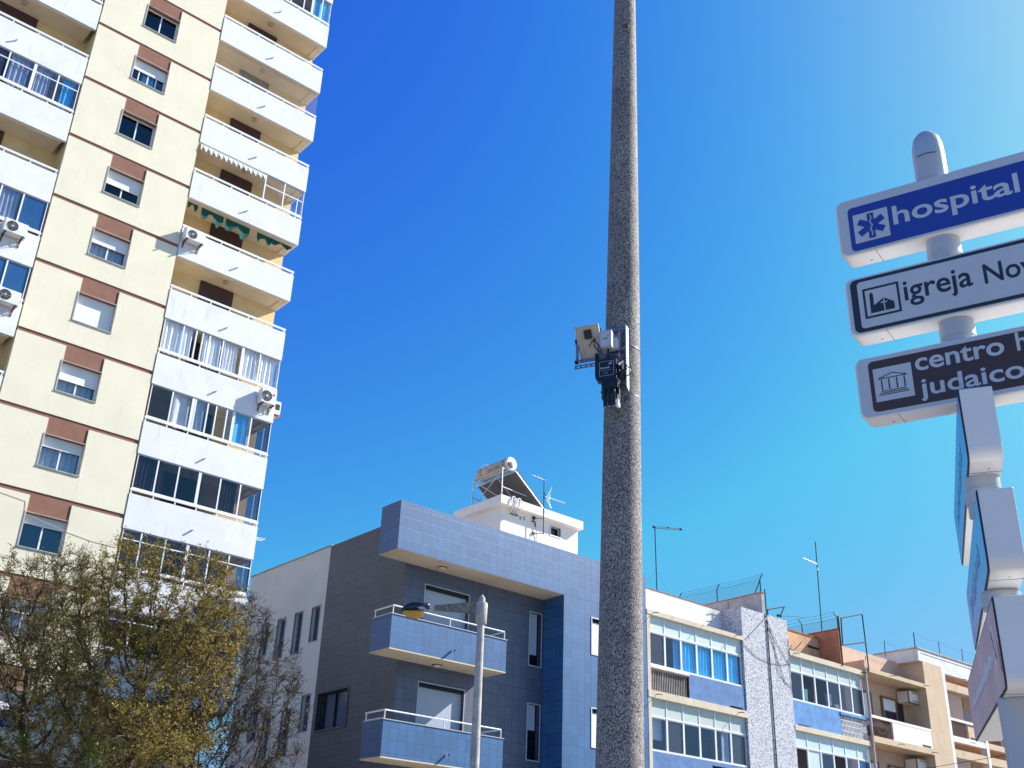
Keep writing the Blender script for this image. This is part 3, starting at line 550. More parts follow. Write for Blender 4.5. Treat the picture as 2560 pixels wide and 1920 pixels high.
m = MB(); m.tube((23.7, 28.45, 16.45), (23.7, 30.1, 15.35), .018, .018, 5); m.tube((23.7, 30.1, 16.45), (23.7, 28.45, 15.35), .018, .018, 5); m.tube((23.75, 28.45, 16.5), (23.75, 30.1, 16.5), .022, .022, 5); m.tube((23.7, 28.45, 16.38), (23.7, 30.1, 16.38), .018, .018, 5); part('cross_brace', m, 'galvanised', sw)
for x, ex in ((23.87, (23.95, 24.08)), (24.14, (24.19, 24.27))):
    m = MB(); pts = [(x+.02+.11*math.cos(a), 27.95+.03*math.sin(a), 15.14+.20*math.sin(a)) for a in [R(-50+k*27) for k in range(11)]]
    m.path(pts, .022, 8); m.path([pts[-1], (ex[0]-.02, 28.05, 14.93), (ex[0], 28.2, 14.86), (ex[0], 28.24, 14.75)], .022, 8); m.path([pts[0], (ex[1]-.02, 28.08, 14.93), (ex[1], 28.2, 14.88), (ex[1], 28.24, 14.75)], .020, 8); part('hose', m, 'hose_white', sw)
m = MB(); m.path([(24.1, 28.0, 15.33), (24.2, 28.15, 15.4), (24.3, 28.3, 15.34)], .02, 6); part('hose', m, 'hose_white', sw)
m = MB(); m.path([(24.3, 28.33, 16.50), (24.15, 28.32, 16.5), (23.95, 28.4, 16.5), (23.9, 28.5, 16.45)], .014); part('pipe', m, 'hose_white', sw)
m = MB(); m.path([(24.1, 29.7, 17.04), (24.0, 29.8, 17.12), (23.98, 29.95, 17.12), (23.95, 30.05, 16.98), (24.0, 30.1, 16.6)], .012); part('pipe', m, 'white_paint', sw)
# tv antenna on the hut
an = thing('tv_antenna', 'television antenna with a small yagi and rake boom on the white roof hut', 'antenna', (25.36, 28.0, 14.3))
m = MB(); m.tube((25.365, 28.0, 14.30), (25.345, 28.0, 16.47), .017, .014, 8); m.tube((25.365, 28.0, 15.62), (25.36, 28.0, 15.9), .026, .026, 8); part('mast', m, 'dark_metal', an)
m = MB(); m.tube((25.365, 28.0, 14.90), (25.07, 28.25, 14.91), .012, .012, 5); m.box(25.03, 25.14, 28.2, 28.25, 14.85, 14.95); m.tube((25.365, 28.0, 14.33), (25.07, 28.25, 14.33), .012, .012, 5); m.box(25.03, 25.14, 28.2, 28.25, 14.29, 14.36); part('wall_bracket', m, 'dark_metal', an)
m = MB(); m.tube((25.42, 28.0, 16.40), (24.75, 28.0, 16.42), .010, .010, 5)
for x in (24.78, 24.95, 25.1): m.tube((x, 27.78, 16.42), (x, 28.22, 16.42), .004, .004, 4)
part('rake', m, 'galvanised', an)
m = MB(); m.tube((25.3, 28.0, 15.77), (26.42, 28.0, 15.77), .008, .008, 5)
for i in range(11): m.tube((25.72+.066*i, 27.93, 15.77), (25.72+.066*i, 28.07, 15.77), .004, .004, 4)
for s in (1, -1):
    for q_ in range(3): m.tube((25.45+.06*q_, 28.0-.1+.1*q_, 15.77+.04*s), (25.66+.07*q_, 28.0-.1+.1*q_, 15.77+s*(.44-.05*q_)), .008, .008, 4)
    m.tube((25.42, 27.85, 15.8), (25.42, 28.15, 15.8), .006, .006, 4)
m.tube((25.6, 27.97, 15.7), (25.66, 28.03, 15.90), .02, .02, 5); part('yagi', m, 'white_alu', an)
# ------------------------------------------------------------------ row of flats to the right
FY = 25.3
fa = thing('blue_panelled_flats', 'old flats with faded blue panels, wide aluminium glazing and a speckled stair pier', 'building', (32, 27, 0))
m = MB(); m.box(27.8, 35.9, 27.6, 38, 0, 12.6); m.box(27.78, 33.04, 26.26, 27.6, 11.605, 12.735); part('wall', m, 'old_white', fa)
m = MB(); m.box(27.78, 33.05, 26.24, 26.5, 12.736, 12.76); part('coping', m, 'terracotta', fa)
for nm, a, b, f_, c_, d in (('floor_slab', 27.79, 33.04, FY-.02, 11.44, 11.60), ('floor_slab', 27.79, 33.04, FY-.02, 8.64, 8.88), ('floor_slab', 27.79, 33.04, FY-.02, 5.8, 6.04), ('edge_column', 27.79, 27.95, FY, 8.881, 11.439), ('edge_column', 27.79, 27.95, FY, 6.041, 8.639)):
    m = MB(); m.box(a, b, f_, 27.6, c_, d); part(nm, m, 'beige_paint', fa)
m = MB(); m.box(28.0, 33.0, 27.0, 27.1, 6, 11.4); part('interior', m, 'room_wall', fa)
m = MB(); m.box(33.04, 35.88, FY, 27.5, 0, 12.72); part('stair_pier', m, 'chip_render', fa)
m = MB(); m.box(34.47, 34.62, FY+.08, 33, 12.73, 13.57); part('party_wall', m, 'old_concrete', fa)
m = MB(); m.box(34.44, 34.68, FY+.06, 33, 13.57, 13.60); m.box(34.46, 34.47, 27.0, 27.03, 12.7, 13.57); part('coping', m, 'red_paint', fa)
def bay(x0, x1, zs, zt, ztop, n, panes, tr, par, curt=(), fm='white_alu'):
    y = FY+.10; f = MB(); w = (x1-x0)/n
    f.box(x0, x1, y-.03, y+.06, zs, zs+.07); f.box(x0, x1, y-.01, y+.05, zt, zt+.05)
    for i in range(n+1):
        x = x0+w*i; a, b = max(x0, x-.03), min(x1, x+.03); f.box(a, b, y, y+.05, zs+.07, zt); f.box(a+.008, b-.008, y, y+.04, zt+.05, ztop)
        if i < n: 
            f.box(x+.03, x+.06, y+.01, y+.045, zs+.07, zt-.002, 0); f.box(x+.06, x+w-.03, y+.01, y+.045, zt-.035, zt-.002, 0)
    g = part('window_band', f, fm, par)
    for i in range(n):
        if panes[i]:
            p = MB(); p.poly([(x0+w*i, y+.03, zs), (x0+w*(i+1), y+.03, zs), (x0+w*(i+1), y+.03, zt), (x0+w*i, y+.03, zt)]); part('pane', p, panes[i], g)
        p = MB(); p.poly([(x0+w*i, y+.02, zt), (x0+w*(i+1), y+.02, zt), (x0+w*(i+1), y+.02, ztop), (x0+w*i, y+.02, ztop)]); part('transom_pane', p, tr, g)
    for i, (a, b, cm, fo) in enumerate(curt): part('curtain', curtain(a, b, y+.10, zs, zt+.1, fo, .03, i+int(x0)), cm, g)
    return g
bay(27.95, 33.0, 9.72, 10.86, 11.44, 6, ['glass_grey', 'glass', 'glass_clear', 'glass_clear', 'glass_clear', 'glass_clear'], 'frosted', fa, [(29.3, 29.62, 'curtain_blue', 2), (29.7, 30.5, 'curtain_blue', 5), (30.6, 31.3, 'curtain_blue', 5), (31.45, 32.15, 'curtain_blue', 5), (32.2, 32.9, 'curtain_blue', 4)])
g = bay(27.95, 33.0, 6.93, 8.03, 8.64, 6, ['glass', 'glass_grey', 'glass', 'glass', 'glass', 'glass_grey'], 'frosted_grey', fa, [(31.7, 32.1, 'curtain_pale', 1)])
m = MB(); m.box(28.0, 28.75, FY+.3, FY+.33, 7.35, 8.05); part('shutter', m, 'shutter_white', g)
m = MB(); m.box(29.05, 29.55, FY+.22, FY+.24, 7.05, 7.55); part('picture', m, 'label_line', g)
m = MB(); m.holed('y', FY+.04, FY+.12, 29.94, 33.03, 8.881, 9.72, [(32.14, 32.86, 8.885, 8.97)]); part('spandrel', m, 'blue_stucco', fa); m = MB(); m.holed('y', FY+.04, FY+.12, 27.96, 33.03, 6.041, 6.93, [(31, 32, 6.7, 6.8)]); part('spandrel', m, 'blue_stucco', fa)
m = MB(); m.poly([(27.95, FY+.45, 8.88), (29.96, FY+.45, 8.88), (29.96, FY+.45, 9.75), (27.95, FY+.45, 9.75)]); m.box(29.94, 29.97, FY+.05, FY+.45, 8.88, 9.72); part('grille_recess', m, 'rust_metal', fa)
m = MB(); 
for i in range(22): x = 28.0+i*.088; m.box(x, x+.022, FY+.10, FY+.12, 8.9, 9.60)
m.box(27.96, 29.94, FY+.09, FY+.14, 9.60, 9.64); part('grille', m, 'old_concrete', fa)
m = MB(); m.box(27.96, 29.94, FY+.0, FY+.3, 9.64, 9.70); part('sill', m, 'old_white', fa)
def hook(mb, x, z, y=FY-.02): mb.tube((x, y, z), (x+.04, y-.18, z-.01), .014, .014, 6); mb.tube((x+.04, y-.18, z-.01), (x+.02, y-.25, z-.05), .014, .014, 6)
for x, z in ((28.12, 11.52), (28.17, 8.76), (32.5, 8.76), (30.95, 11.75), (32.6, 11.55)):
    m = MB(); hook(m, x, z); part('drain_spout', m, 'dark_metal', fa)
m = MB(); m.tube((34.56, FY-.03, 0), (34.56, FY-.03, 13.7), .022, .022, 6); part('downpipe', m, 'dark_metal', fa)
m = MB(); m.tube((33.33, FY-.05, 11.62), (34.74, FY-.05, 12.74), .022, .022, 6); part('stay_bar', m, 'grey_alu', fa)
m = MB()
for pts in (((33.05, 11.3), (33.8, 10.95), (34.6, 10.85), (35.4, 10.92), (35.9, 11.05)), ((34.6, 12.5), (34.95, 11.6), (35.05, 10.6), (35.6, 10.2), (35.86, 10.15)), ((34.6, 12.4), (35.2, 11.6), (35.7, 11.1), (35.87, 10.9)), ((34.6, 12.2), (35.5, 10.2)), ((35.86, 12.0), (35.85, 9.9))):
    m.path([(x, FY-.02, z) for x, z in pts], .008, 4)
part('cable', m, 'dark_metal', fa)
# second bay of flats + orange party wall
fb = thing('orange_gabled_flats', 'flats with bright blue panels, glazed bay and flaking orange rooftop walls', 'building', (38, 27, 0))
m = MB(); m.box(35.9, 41.05, 27.6, 38, 0, 12.4); part('wall', m, 'old_white', fb)
for c_, d in ((11.40, 11.60), (8.60, 8.79), (5.8, 6.0)): m = MB(); m.box(35.885, 41.03, FY-.02, 27.6, c_, d); part('floor_slab', m, 'beige_paint', fb)
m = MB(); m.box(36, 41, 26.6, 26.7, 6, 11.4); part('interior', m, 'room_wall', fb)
g = bay(35.9, 40.9, 9.72, 10.83, 11.40, 6, ['glass', 'glass_clear', 'glass_dark', 'glass', 'glass', 'glass_grey'], 'frosted_grey', fb)
for i, (a, b, z0_, z1_, cm) in enumerate(((36.95, 37.35, 9.8, 10.35, 'towel_green'), (37.75, 38.0, 9.8, 10.2, 'curtain_taupe'), (38.55, 38.95, 9.95, 10.4, 'cloth_white'), (39.2, 39.5, 9.8, 10.05, 'cloth_white'))):
    t_ = curtain(a, b, FY+.35, z0_, z1_, 2, .03, i).build('laundry', cm, None, (a, FY+.35, z0_)); tag(t_, ['pale green towel hanging behind the second pane of the glazed bay', 'brownish cloth drying behind the open pane of the glazed bay', 'white cloth drying behind the middle pane of the glazed bay', 'small white sock shaped cloth hanging low behind the glazed bay'][i], 'laundry', 'laundry behind the glazed bay')
g = bay(35.9, 40.9, 6.93, 8.0, 8.60, 6, [None, 'frosted', 'glass', None, 'glass', 'glass_blue'], 'frosted', fb)
m = MB(); m.box(36.0, 36.3, FY+.4, FY+.5, 7.3, 7.7); m.build('plant_pot', 'terracotta', None, (36.1, FY+.4, 7.3)); tag(bpy.data.objects['plant_pot'], 'terracotta coloured box inside the open dark pane', 'box')
m = MB(); m.box(35.9, 39.02, FY+.04, FY+.12, 8.791, 9.72); part('spandrel', m, 'bright_blue_stucco', fb); m = MB(); m.box(36.15, 36.85, FY+.035, FY+.05, 8.80, 8.86); part('slit', m, 'dark_interior', fb)
m = MB(); m.poly([(39.02, FY+.5, 8.79), (40.95, FY+.5, 8.79), (40.95, FY+.5, 9.72), (39.02, FY+.5, 9.72)]); part('grille_recess', m, 'rust_metal', fb)
m = MB()
for i in range(20): x = 39.06+i*.095; m.box(x, x+.026, FY+.08, FY+.10, 8.82, 9.58)
for z in (8.98, 9.2, 9.40): m.box(39.04, 40.93, FY+.075, FY+.10, z, z+.02)
part('grille', m, 'white_alu', fb)
m = MB(); m.box(39.02, 41.0, FY+.0, FY+.2, 9.60, 9.70); part('sill', m, 'bright_blue_stucco', fb)
m = MB(); m.box(35.9, 39.4, 26.3, 26.5, 11.6, 12.80); part('roof_wall', m, 'orange_paint', fb)
m = MB(); m.box(39.42, 39.56, FY+.02, 33, 11.6, 13.06); m.box(35.9, 39.42, 26.5, 27.6, 12.4, 12.78); part('party_wall', m, 'red_paint', fb)
m = MB(); m.box(35.9, 39.42, 26.27, 26.8, 12.80, 12.85); m.box(39.38, 39.6, FY, 33, 13.06, 13.09); part('coping', m, 'terracotta', fb)
m = MB(); m.tube((39.44, FY-.03, 11.58), (39.44, FY-.03, 13.6), .035, .035, 6); part('downpipe', m, 'rust_metal', fb); m = MB(); m.tube((37.1, 26.28, 11.65), (38.2, 26.28, 12.45), .012, .012, 5); part('downpipe', m, 'rust_metal', fb)
m = MB(); m.box(35.95, 36.4, 25.9, 26.28, 11.62, 11.95); m.box(36.5, 37.0, 25.9, 26.28, 11.62, 11.9); part('vent_box', m, 'rust_metal', fb)
m = MB(); m.box(38.6, 39.35, 26.26, 26.3, 12.32, 12.40); part('slit', m, 'dark_interior', fb)
m = MB(); m.tube((41.0, FY-.05, 0), (41.0, FY-.05, 11.75), .05, .05, 8); part('downpipe', m, 'old_concrete', fb); m = MB(); m.tube((41.12, FY-.03, 0), (41.12, FY-.03, 11.6), .02, .02, 6); part('downpipe', m, 'old_concrete', fb)
m = MB(); m.box(41.05, 41.28, FY+.01, 26.35, 11.62, 12.08); part('cheek_wall', m, 'sand_paint', fb)
for x, z in ((36.15, 11.5), (40.75, 11.5)): m = MB(); hook(m, x, z); part('drain_spout', m, 'dark_metal', fb)
# salmon building with loggia and big pier
fc = thing('salmon_loggia_building', 'salmon coloured flats with deep open loggias beside a broad sand coloured pier', 'building', (43.5, 27, 0))
m = MB(); m.box(41.06, 45.8, 26.35, 38, 0, 12.0); m.box(39.57, 45.8, 26.4, 26.8, 12.0, 12.86); part('wall', m, 'salmon_paint', fc)
m = MB(); m.box(45.8, 47.36, FY, 27.6, 0, 12.79); part('pier', m, 'sand_paint', fc)
for x_, c_, d in ((41.29, 11.63, 11.80), (41.2, 8.81, 9.05), (41.2, 5.95, 6.2)): m = MB(); m.box(x_, 45.79, FY-.02, 26.34, c_, d); part('floor_slab', m, 'sand_paint', fc)
for z in (9.05, 6.2):
    m = MB(); m.box(42.72, 45.77, FY, FY+.1, z+.003, z+.72); m.box(41.2, 45.77, FY-.01, FY+.12, z+.72, z+.83); part('parapet', m, 'white_paint' if z > 9 else 'sand_paint', fc)
    m = MB()
    for i in range(16): m.box(41.26+i*.09, 41.28+i*.09, FY+.04, FY+.06, z, z+.72)
    for a in range(10): 
        t_ = a*.62; m.tube((41.95+.3*math.cos(t_), FY+.05, z+.36+.2*math.sin(t_)), (41.95+.3*math.cos(t_+.62), FY+.05, z+.36+.2*math.sin(t_+.62)), .014, .014, 4)
    m.box(41.22, 42.72, FY+.3, FY+.32, z, z+.6); part('grille', m, 'rust_metal', fc)
    m = MB(); m.box(44.92, 45.6, FY-.004, FY+.01, z+.02, z+.10); part('slit', m, 'dark_interior', fc)
    w = MB(); frame(w, 43.72, 44.88, z+.9, z+2.08, 26.26, .10, .1); g = part('window', w, 'brown_stucco', fc); m = MB(); m.box(43.82, 44.78, 26.28, 26.3, z+1.5, z+1.98); part('shutter', m, 'shutter_white', g); m = MB(); m.poly([(43.82, 26.33, z+1), (44.78, 26.33, z+1), (44.78, 26.33, z+1.5), (43.82, 26.33, z+1.5)]); part('pane', m, 'glass_dark', g)
    w = MB(); frame(w, 41.9, 42.95, z+.2, z+2.1, 26.26, .10, .1); g = part('window', w, 'brown_stucco', fc); m = MB(); m.box(42.0, 42.85, 26.28, 26.3, z+.3, z+2.0); part('shutter', m, 'shutter_white', g)
    m = MB(); m.box(45.0, 45.45, 26.3, 26.345, z, z+2.0); part('door', m, 'dark_interior', fc)
    m = MB(); m.box(45.05, 45.78, 25.72, 26.3, z+1.95, z+2.42); part('wall_cabinet', m, 'white_paint', fc)
    m = MB(); m.box(45.3, 45.75, 25.70, 25.72, z+2.34, z+2.37); m.box(45.3, 45.75, 25.70, 25.72, z+2.0, z+2.03); m.box(45.0, 45.05, 25.71, 25.75, z+1.9, z+2.45); m.box(45.0, 45.79, 25.71, 25.75, z+1.87, z+1.94); part('cabinet_trim', m, 'brown_stucco', fc)
for x, z in ((43.0, 11.72), (45.6, 11.70), (43.0, 8.93), (45.6, 8.9)): m = MB(); hook(m, x, z); part('drain_spout', m, 'rust_metal', fc)
m = MB(); m.path([(39.9+.18*math.cos(a*.5), 26.38, 12.5+.18*math.sin(a*.5)) for a in range(14)]+[(40.8, 26.38, 12.0)], .012, 5); part('cable', m, 'dark_metal', fc)
# far building with white frame grid
fd = thing('white_framed_flats', 'far flats with a white concrete frame and open sand coloured balconies', 'building', (52, 27, 0))
m = MB(); m.box(47.4, 62, 27.0, 38, 0, 12.5); m.poly([(47.62, 26.98, 6), (62, 26.98, 6), (62, 26.98, 12.5), (47.62, 26.98, 12.5)]); part('wall', m, 'old_white', fd)
m = MB(); m.box(45.5, 62, FY+.0, 27.5, 12.80, 13.33); m.box(47.37, 62, FY+.0, 27.0, 12.56, 12.80); part('roof_parapet', m, 'old_white', fd)
m = MB(); m.box(45.46, 62, FY-.04, 27.5, 13.33, 13.39); part('coping', m, 'old_concrete', fd)
m = MB(); 
for a, b in ((45.75, 50.1), (50.25, 54.5), (54.7, 61)): m.box(a, b, FY-.006, FY, 13.14, 13.165); m.box(b, b+.02, FY-.006, FY, 12.86, 13.165)
part('groove', m, 'dark_metal', fd)
m = MB(); 
for x in (47.38, 50.5, 53.7, 56.9): m.box(x, x+.23, FY, FY+.3, 5, 12.56)
for z in (12.54, 9.62, 6.75): m.box(47.62, 50.5, FY+.01, FY+.2, z-(.0 if z > 12 else .0), z+.24) if z < 12 else None
for z in (10.53, 7.65): m.box(47.62, 61, FY+.01, FY+.14, z, z+.11)
part('frame', m, 'white_paint', fd)
m = MB()
for z in (11.87, 8.95, 6.0): m.box(47.62, 62, FY+.02, FY+.2, z, z+.34)
for z in (9.7, 6.8): 
    for x in (49.12, 52.4, 55.6): m.box(x, x+1.37, FY+.05, FY+.15, z, z+.74); 
    m.box(50.74, 62, FY+.02, FY+.2, z-.05, z+.2)
part('balcony_panel', m, 'sand_paint', fd)
m = MB()
for z in (12.3, 9.5, 6.6): m.box(47.62, 62, FY+.2, 26.98, z+.2, z+.24)
part('soffit', m, 'orange_paint', fd)
for z in (9.75, 6.9):
    for x0_ in (47.66, 50.78, 53.95):
        m = MB()
        for i in range(20): m.box(x0_+i*.067, x0_+.018+i*.067, FY+.06, FY+.08, z+.12, z+.78)
        part('grille', m, 'rust_metal', fd)
for z in (9.75, 6.85):
    m = MB(); m.box(52.0, 53.9, 26.92, 26.97, z, z+2.05); part('shutter', m, 'shutter_grey', fd); m = MB(); m.box(52.0, 53.9, 26.86, 26.97, z+2.05, z+2.52); part('shutter_box', m, 'sand_paint', fd)
    m = MB(); m.box(47.62, 51.9, 26.90, 26.97, z-.1, z+2.6); part('plaster_panel', m, 'white_paint', fd)
    m = MB(); m.box(49.25, 50.3, FY+.044, FY+.05, z+.15, z+.23); part('slit', m, 'dark_interior', fd)
for x, z in ((49.0, 12.5), (49.0, 9.7)): m = MB(); hook(m, x, z); part('drain_spout', m, 'rust_metal', fd)
# ------------------------------------------------------------------ rooftop masts and fences
def ant(loc, label, mast, booms, r=.018, cat='antenna', name='tv_antenna', wires=()):
    t = thing(name, label, cat, loc, 'rooftop antennas on the row of flats'); m = MB()
    for a, b in zip(mast, mast[1:]): m.tube(a, b, r, r, 6)
    part('mast', m, 'dark_metal', t)
    if booms:
        m = MB()
        for a, b, rr in booms: m.tube(a, b, rr, rr, 5)
        part('boom', m, 'dark_metal' if 'horizontal' in label or 'red pipe' in label else 'galvanised', t)
    if wires:
        m = MB()
        for w in wires: m.path(w, .004, 3)
        part('guy_wire', m, 'dark_metal', t)
    return t
y = 28.5; ant((31.9, y, 12.6), 'tall mast with one horizontal boom rising behind the white rooftop wall', [(31.95, y, 12.5), (31.91, y, 16.28)],
    [((31.82, y, 16.28), (33.57, y, 16.62), .016), ((31.82, y, 16.34), (33.57, y, 16.67), .012), ((33.5, y-.06, 16.62), (33.5, y+.06, 16.68), .03), ((32.7, y-.05, 16.5), (32.7, y+.05, 16.54), .02), ((31.85, y-.06, 16.28), (31.85, y+.06, 16.36), .04)],
    wires=[[(31.93, y, 14.6), (31.4, y, 13.9), (30.6, y, 13.3)], [(31.93, y, 14.5), (33.0, y, 13.3), (34.4, y, 12.9)], [(31.95, y, 13.35), (30.6, y, 13.25)]], r=.022)
y = 27.0; ant((40.8, y, 12.4), 'slender mast with a small slanting comb rising above the orange walls', [(40.76, y, 12.3), (40.92, y, 17.55)],
    [((40.9, y, 16.5), (39.87, y, 16.55), .02)]+[((39.95+.12*i, y-.18, 16.55), (39.95+.12*i, y+.18, 16.55), .004) for i in range(8)]+[((40.85, y, 16.22), (40.93, y, 16.32), .035)], r=.022)
y = 25.9; ant((35.6, y, 12.7), 'low dark red pipe frame with a long thin boom beside the speckled pier', [(35.5, y, 12.72), (35.52, y, 13.2), (36.66, y, 13.55), (36.3, y, 13.08)],
    [((36.3, y, 13.1), (37.95, y, 13.37), .010), ((36.15, y, 12.72), (36.15, y, 13.12), .02), ((36.25, y-.1, 13.05), (36.25, y+.1, 13.15), .04)], r=.026)
for i, (x, z0_, z1_, lb) in enumerate(((44.0, 12.8, 13.52, 'short thin mast at the left end of the white roof parapet'), (46.6, 13.3, 14.35, 'short mast over the near corner of the white roof parapet'), (48.75, 13.35, 14.32, 'faint thin mast further along the white roof parapet'), (50.87, 13.35, 14.33, 'faint thin mast furthest along the white roof parapet, beside the blue blade sign'))):
    ant((x, 26, z0_), lb, [(x-.02, 26, z0_), (x+.02, 26, z1_)], [((x, 26, z0_+.12), (x+.9, 26, z0_+.35), .01)] if i == 1 else [], r=.016 if i != 1 else .024, wires=[[(x, 26, z1_), (x+1.1, 26, z1_-.12), (x+2.1, 26, z1_-.05)]])
def fence(loc, label, posts, height, lean, x, topz, wires=3):
    t = thing('wire_fence', label, 'fence', loc, 'rooftop wire fences'); ends = []
    for (y_, base, h) in posts:
        m = MB(); m.tube((x, y_, base), (x, y_, base+h), .022, .022, 6); m.tube((x, y_, base+h), (x+lean[0], y_+lean[1], base+h+lean[2]), .020, .020, 6); part('post', m, 'dark_metal', t); ends.append(((x, y_, base+h), (x+lean[0], y_+lean[1], base+h+lean[2]), base))
    m = MB()
    for k in range(wires):
        u = k/(wires-1); pts = [Vector(a)*(1-u)+Vector(b)*u for a, b, _ in ends]; 
        for p_, q_ in zip(pts, pts[1:]): m.path([p_, (p_+q_)/2-Vector((0, 0, .03)), q_], .006, 3)
    part('wire', m, 'dark_metal', t)
    m = MB()
    for (a, _, b0), (c_, _, d0) in zip(ends, ends[1:]): m.poly([(a[0], a[1], b0), (c_[0], c_[1], d0), c_, a])
    part('mesh_panel', m, 'chain_link', t); return t
f1 = fence((34.54, 27, 13.6), 'wire fence with slanted post tops on the grey concrete party wall', [(25.45, 13.6, .54), (27.6, 13.6, .54), (29.6, 13.6, .56)], .54, (.0, -.14, .18), 34.54, 0)
m = MB(); m.tube((34.54, 25.45, 14.1), (34.54, 25.75, 13.6), .02, .02, 6); part('brace', m, 'dark_metal', f1)
fence((39.49, 27, 13.09), 'wire fence with outward slanted post tops on the red brown party wall', [(25.35, 13.09, .45), (27.1, 13.09, .45), (29.0, 13.09, .45)], .45, (.0, .16, .28), 39.49, 0)
t = thing('billboard_frame', 'tall empty dark metal frame standing on the salmon rooftop edge', 'metal frame', (40.4, FY-.1, 11.6))
m = MB(); yb = FY-.08
for a, b in (((39.5, yb, 12.42), (39.57, yb, 13.53)), ((39.57, yb, 13.53), (41.2, yb, 14.02)), ((41.2, yb, 14.02), (41.25, yb, 11.62)), ((39.5, yb, 12.40), (41.24, yb, 12.84)), ((41.25, yb, 11.64), (41.05, yb, 11.66))): m.tube(a, b, .028, .028, 5)
part('bar', m, 'dark_metal', t)
rnd = random.Random(3); m = MB()
for i in range(60):
    x = 36.1+rnd.random()*1.1; a = rnd.random()*6.28; h = .08+rnd.random()*.22; m.poly([(x, 26.5, 12.84), (x+.02, 26.5, 12.84), (x+.15*math.cos(a), 26.5+.15*math.sin(a), 12.84+h)])
m.build('roof_weeds', 'weed', None, (36.5, 26.5, 12.84)); tag(bpy.data.objects['roof_weeds'], 'dry weeds growing on the edge of the orange rooftop wall', 'weeds')
m = MB(); m.path([(43.86, 25.27, 8.02), (43.5, 24.2, 7.99), (42.4, 21.2, 8.0), (40.6, 16.3, 8.1), (38.7, 11, 8.4)], .012, 4); m.build('overhead_cable', 'dark_metal', None, (43.86, 25.27, 8.02)); tag(bpy.data.objects['overhead_cable'], 'thin dark cable strung from the salmon building across the street', 'cable')
# ------------------------------------------------------------------ concrete pole and the equipment on it
pd = Vector((.0117, -.0124, 1)); pb = Vector((7.69, 7.442, 0))
def pa(z): return pb+pd*z
pole = thing('concrete_pole', 'tall tapering speckled exposed aggregate concrete pole crossing the whole view', 'pole', tuple(pb))
prof = [(0, .252), (2.95, .226), (5, .208), (6.7, .195), (7.9, .187), (10.3, .162), (12.5, .137), (16, .105)]
m = MB(); n = 48; vs = []
for z, r in prof: c = pa(z); vs += [c+Vector((r*math.cos(2*math.pi*i/n), r*math.sin(2*math.pi*i/n), 0)) for i in range(n)]
m.add(vs, [(j*n+i, j*n+(i+1) % n, (j+1)*n+(i+1) % n, (j+1)*n+i) for j in range(len(prof)-1) for i in range(n)], 0, True); part('shaft', m, 'pole_aggregate', pole)
th = R(-65); U = Vector((math.cos(th), math.sin(th), 0)); Wn = Vector((math.cos(th-math.pi/2), math.sin(th-math.pi/2), 0)); PO = Vector((7.776, 7.35, 0))
def L(u, w, z): return PO+U*u+Wn*w+Vector((0, 0, z))
m = MB(); c = L(.125, .085, 11.93); m.lathe(c, [(-.03, .03), (.02, .042), (.035, .03)], 12, axis=(Wn+U*.5).normalized()); part('tape_patch', m, 'brown_tape', pole)
eq = thing('sensor_station', 'small solar panel, grey box and black sensor unit strapped to the speckled pole', 'sensor station', tuple(L(0, .2, 7.0)))
def lbox(mb, u0, u1, w0, w1, z0, z1, mi=0):
    return mb.add([L(u0, w0, z0), L(u1, w0, z0), L(u1, w1, z0), L(u0, w1, z0), L(u0, w0, z1), L(u1, w0, z1), L(u1, w1, z1), L(u0, w1, z1)], [(0, 3, 2, 1), (4, 5, 6, 7), (0, 1, 5, 4), (1, 2, 6, 5), (2, 3, 7, 6), (3, 0, 4, 7)], mi)
def band_ring(z, mi='blue_steel'):
    m = MB(); c = pa(z); m.lathe(c-Vector((0, 0, .012)), [(0, .1965), (.012, .1963)], 40); return part('strap', m, mi, eq)
band_ring(7.30); band_ring(6.72)
m = MB(); lbox(m, .115, .125, .17, .245, 6.74, 7.49); part('sunlit_plate_edge', m, 'white_alu', eq)  # sun-facing side of the dark plate, its sunlight painted in as white
m = MB(); 
for u in (-.075, .02, .095): lbox(m, u, u+.022, .205, .225, 6.75, 7.48)
for z in (6.78, 7.0, 7.2, 7.44): lbox(m, -.08, .12, .225, .238, z, z+.035)
for i in range(20): lbox(m, .098, .108, .225, .229, 6.8+i*.033, 6.815+i*.033, 1)
part('mounting_plate', m, ['blue_steel', 'dark_metal'], eq)
m = MB(); lbox(m, -.113, .01, .28, .385, 7.175, 7.365); lbox(m, -.116, .013, .385, .42, 7.172, 7.368); gb = part('grey_box', m, 'grey_plastic', eq)
m = MB(); lbox(m, .0105, .045, .255, .32, 7.19, 7.32); part('clip', m, 'grey_plastic', gb)
m = MB(); lbox(m, -.098, -.006, .4205, .4225, 7.19, 7.352); part('lid', m, 'sign_white_shaded', gb)
m = MB()
for u in (-.107, .003):
    for z in (7.18, 7.357): m.lathe(L(u, .42, z), [(0, .005), (.004, .005)], 8, axis=Wn)
lf = lambda u, v: L(u, .4235, v)
m.poly([lf(-.032, 7.288), lf(-.022, 7.298), lf(-.014, 7.300), (lf(-.010, 7.310)), lf(-.022, 7.306), lf(-.034, 7.296)]); part('screw', m, 'label_ink', gb)
m = MB(); [m.poly([lf(a, 7.262), lf(a+.007, 7.262), lf(a+.007, 7.262+h), lf(a, 7.262+h)]) for a, h in ((-.078, .018), (-.068, .012), (-.058, .014), (-.049, .012), (-.040, .018), (-.031, .012))]; m.poly([lf(-.078, 7.252), lf(-.026, 7.252), lf(-.026, 7.254), lf(-.078, 7.254)]); part('logo', m, 'label_ink', gb)
m = MB(); m.tube(L(-.045, .35, 7.175), L(-.045, .35, 7.08), .013, .011, 10); m.tube(L(-.045, .35, 7.08), L(-.045, .35, 7.02), .020, .018, 10); part('gland', m, 'black_plastic', eq)
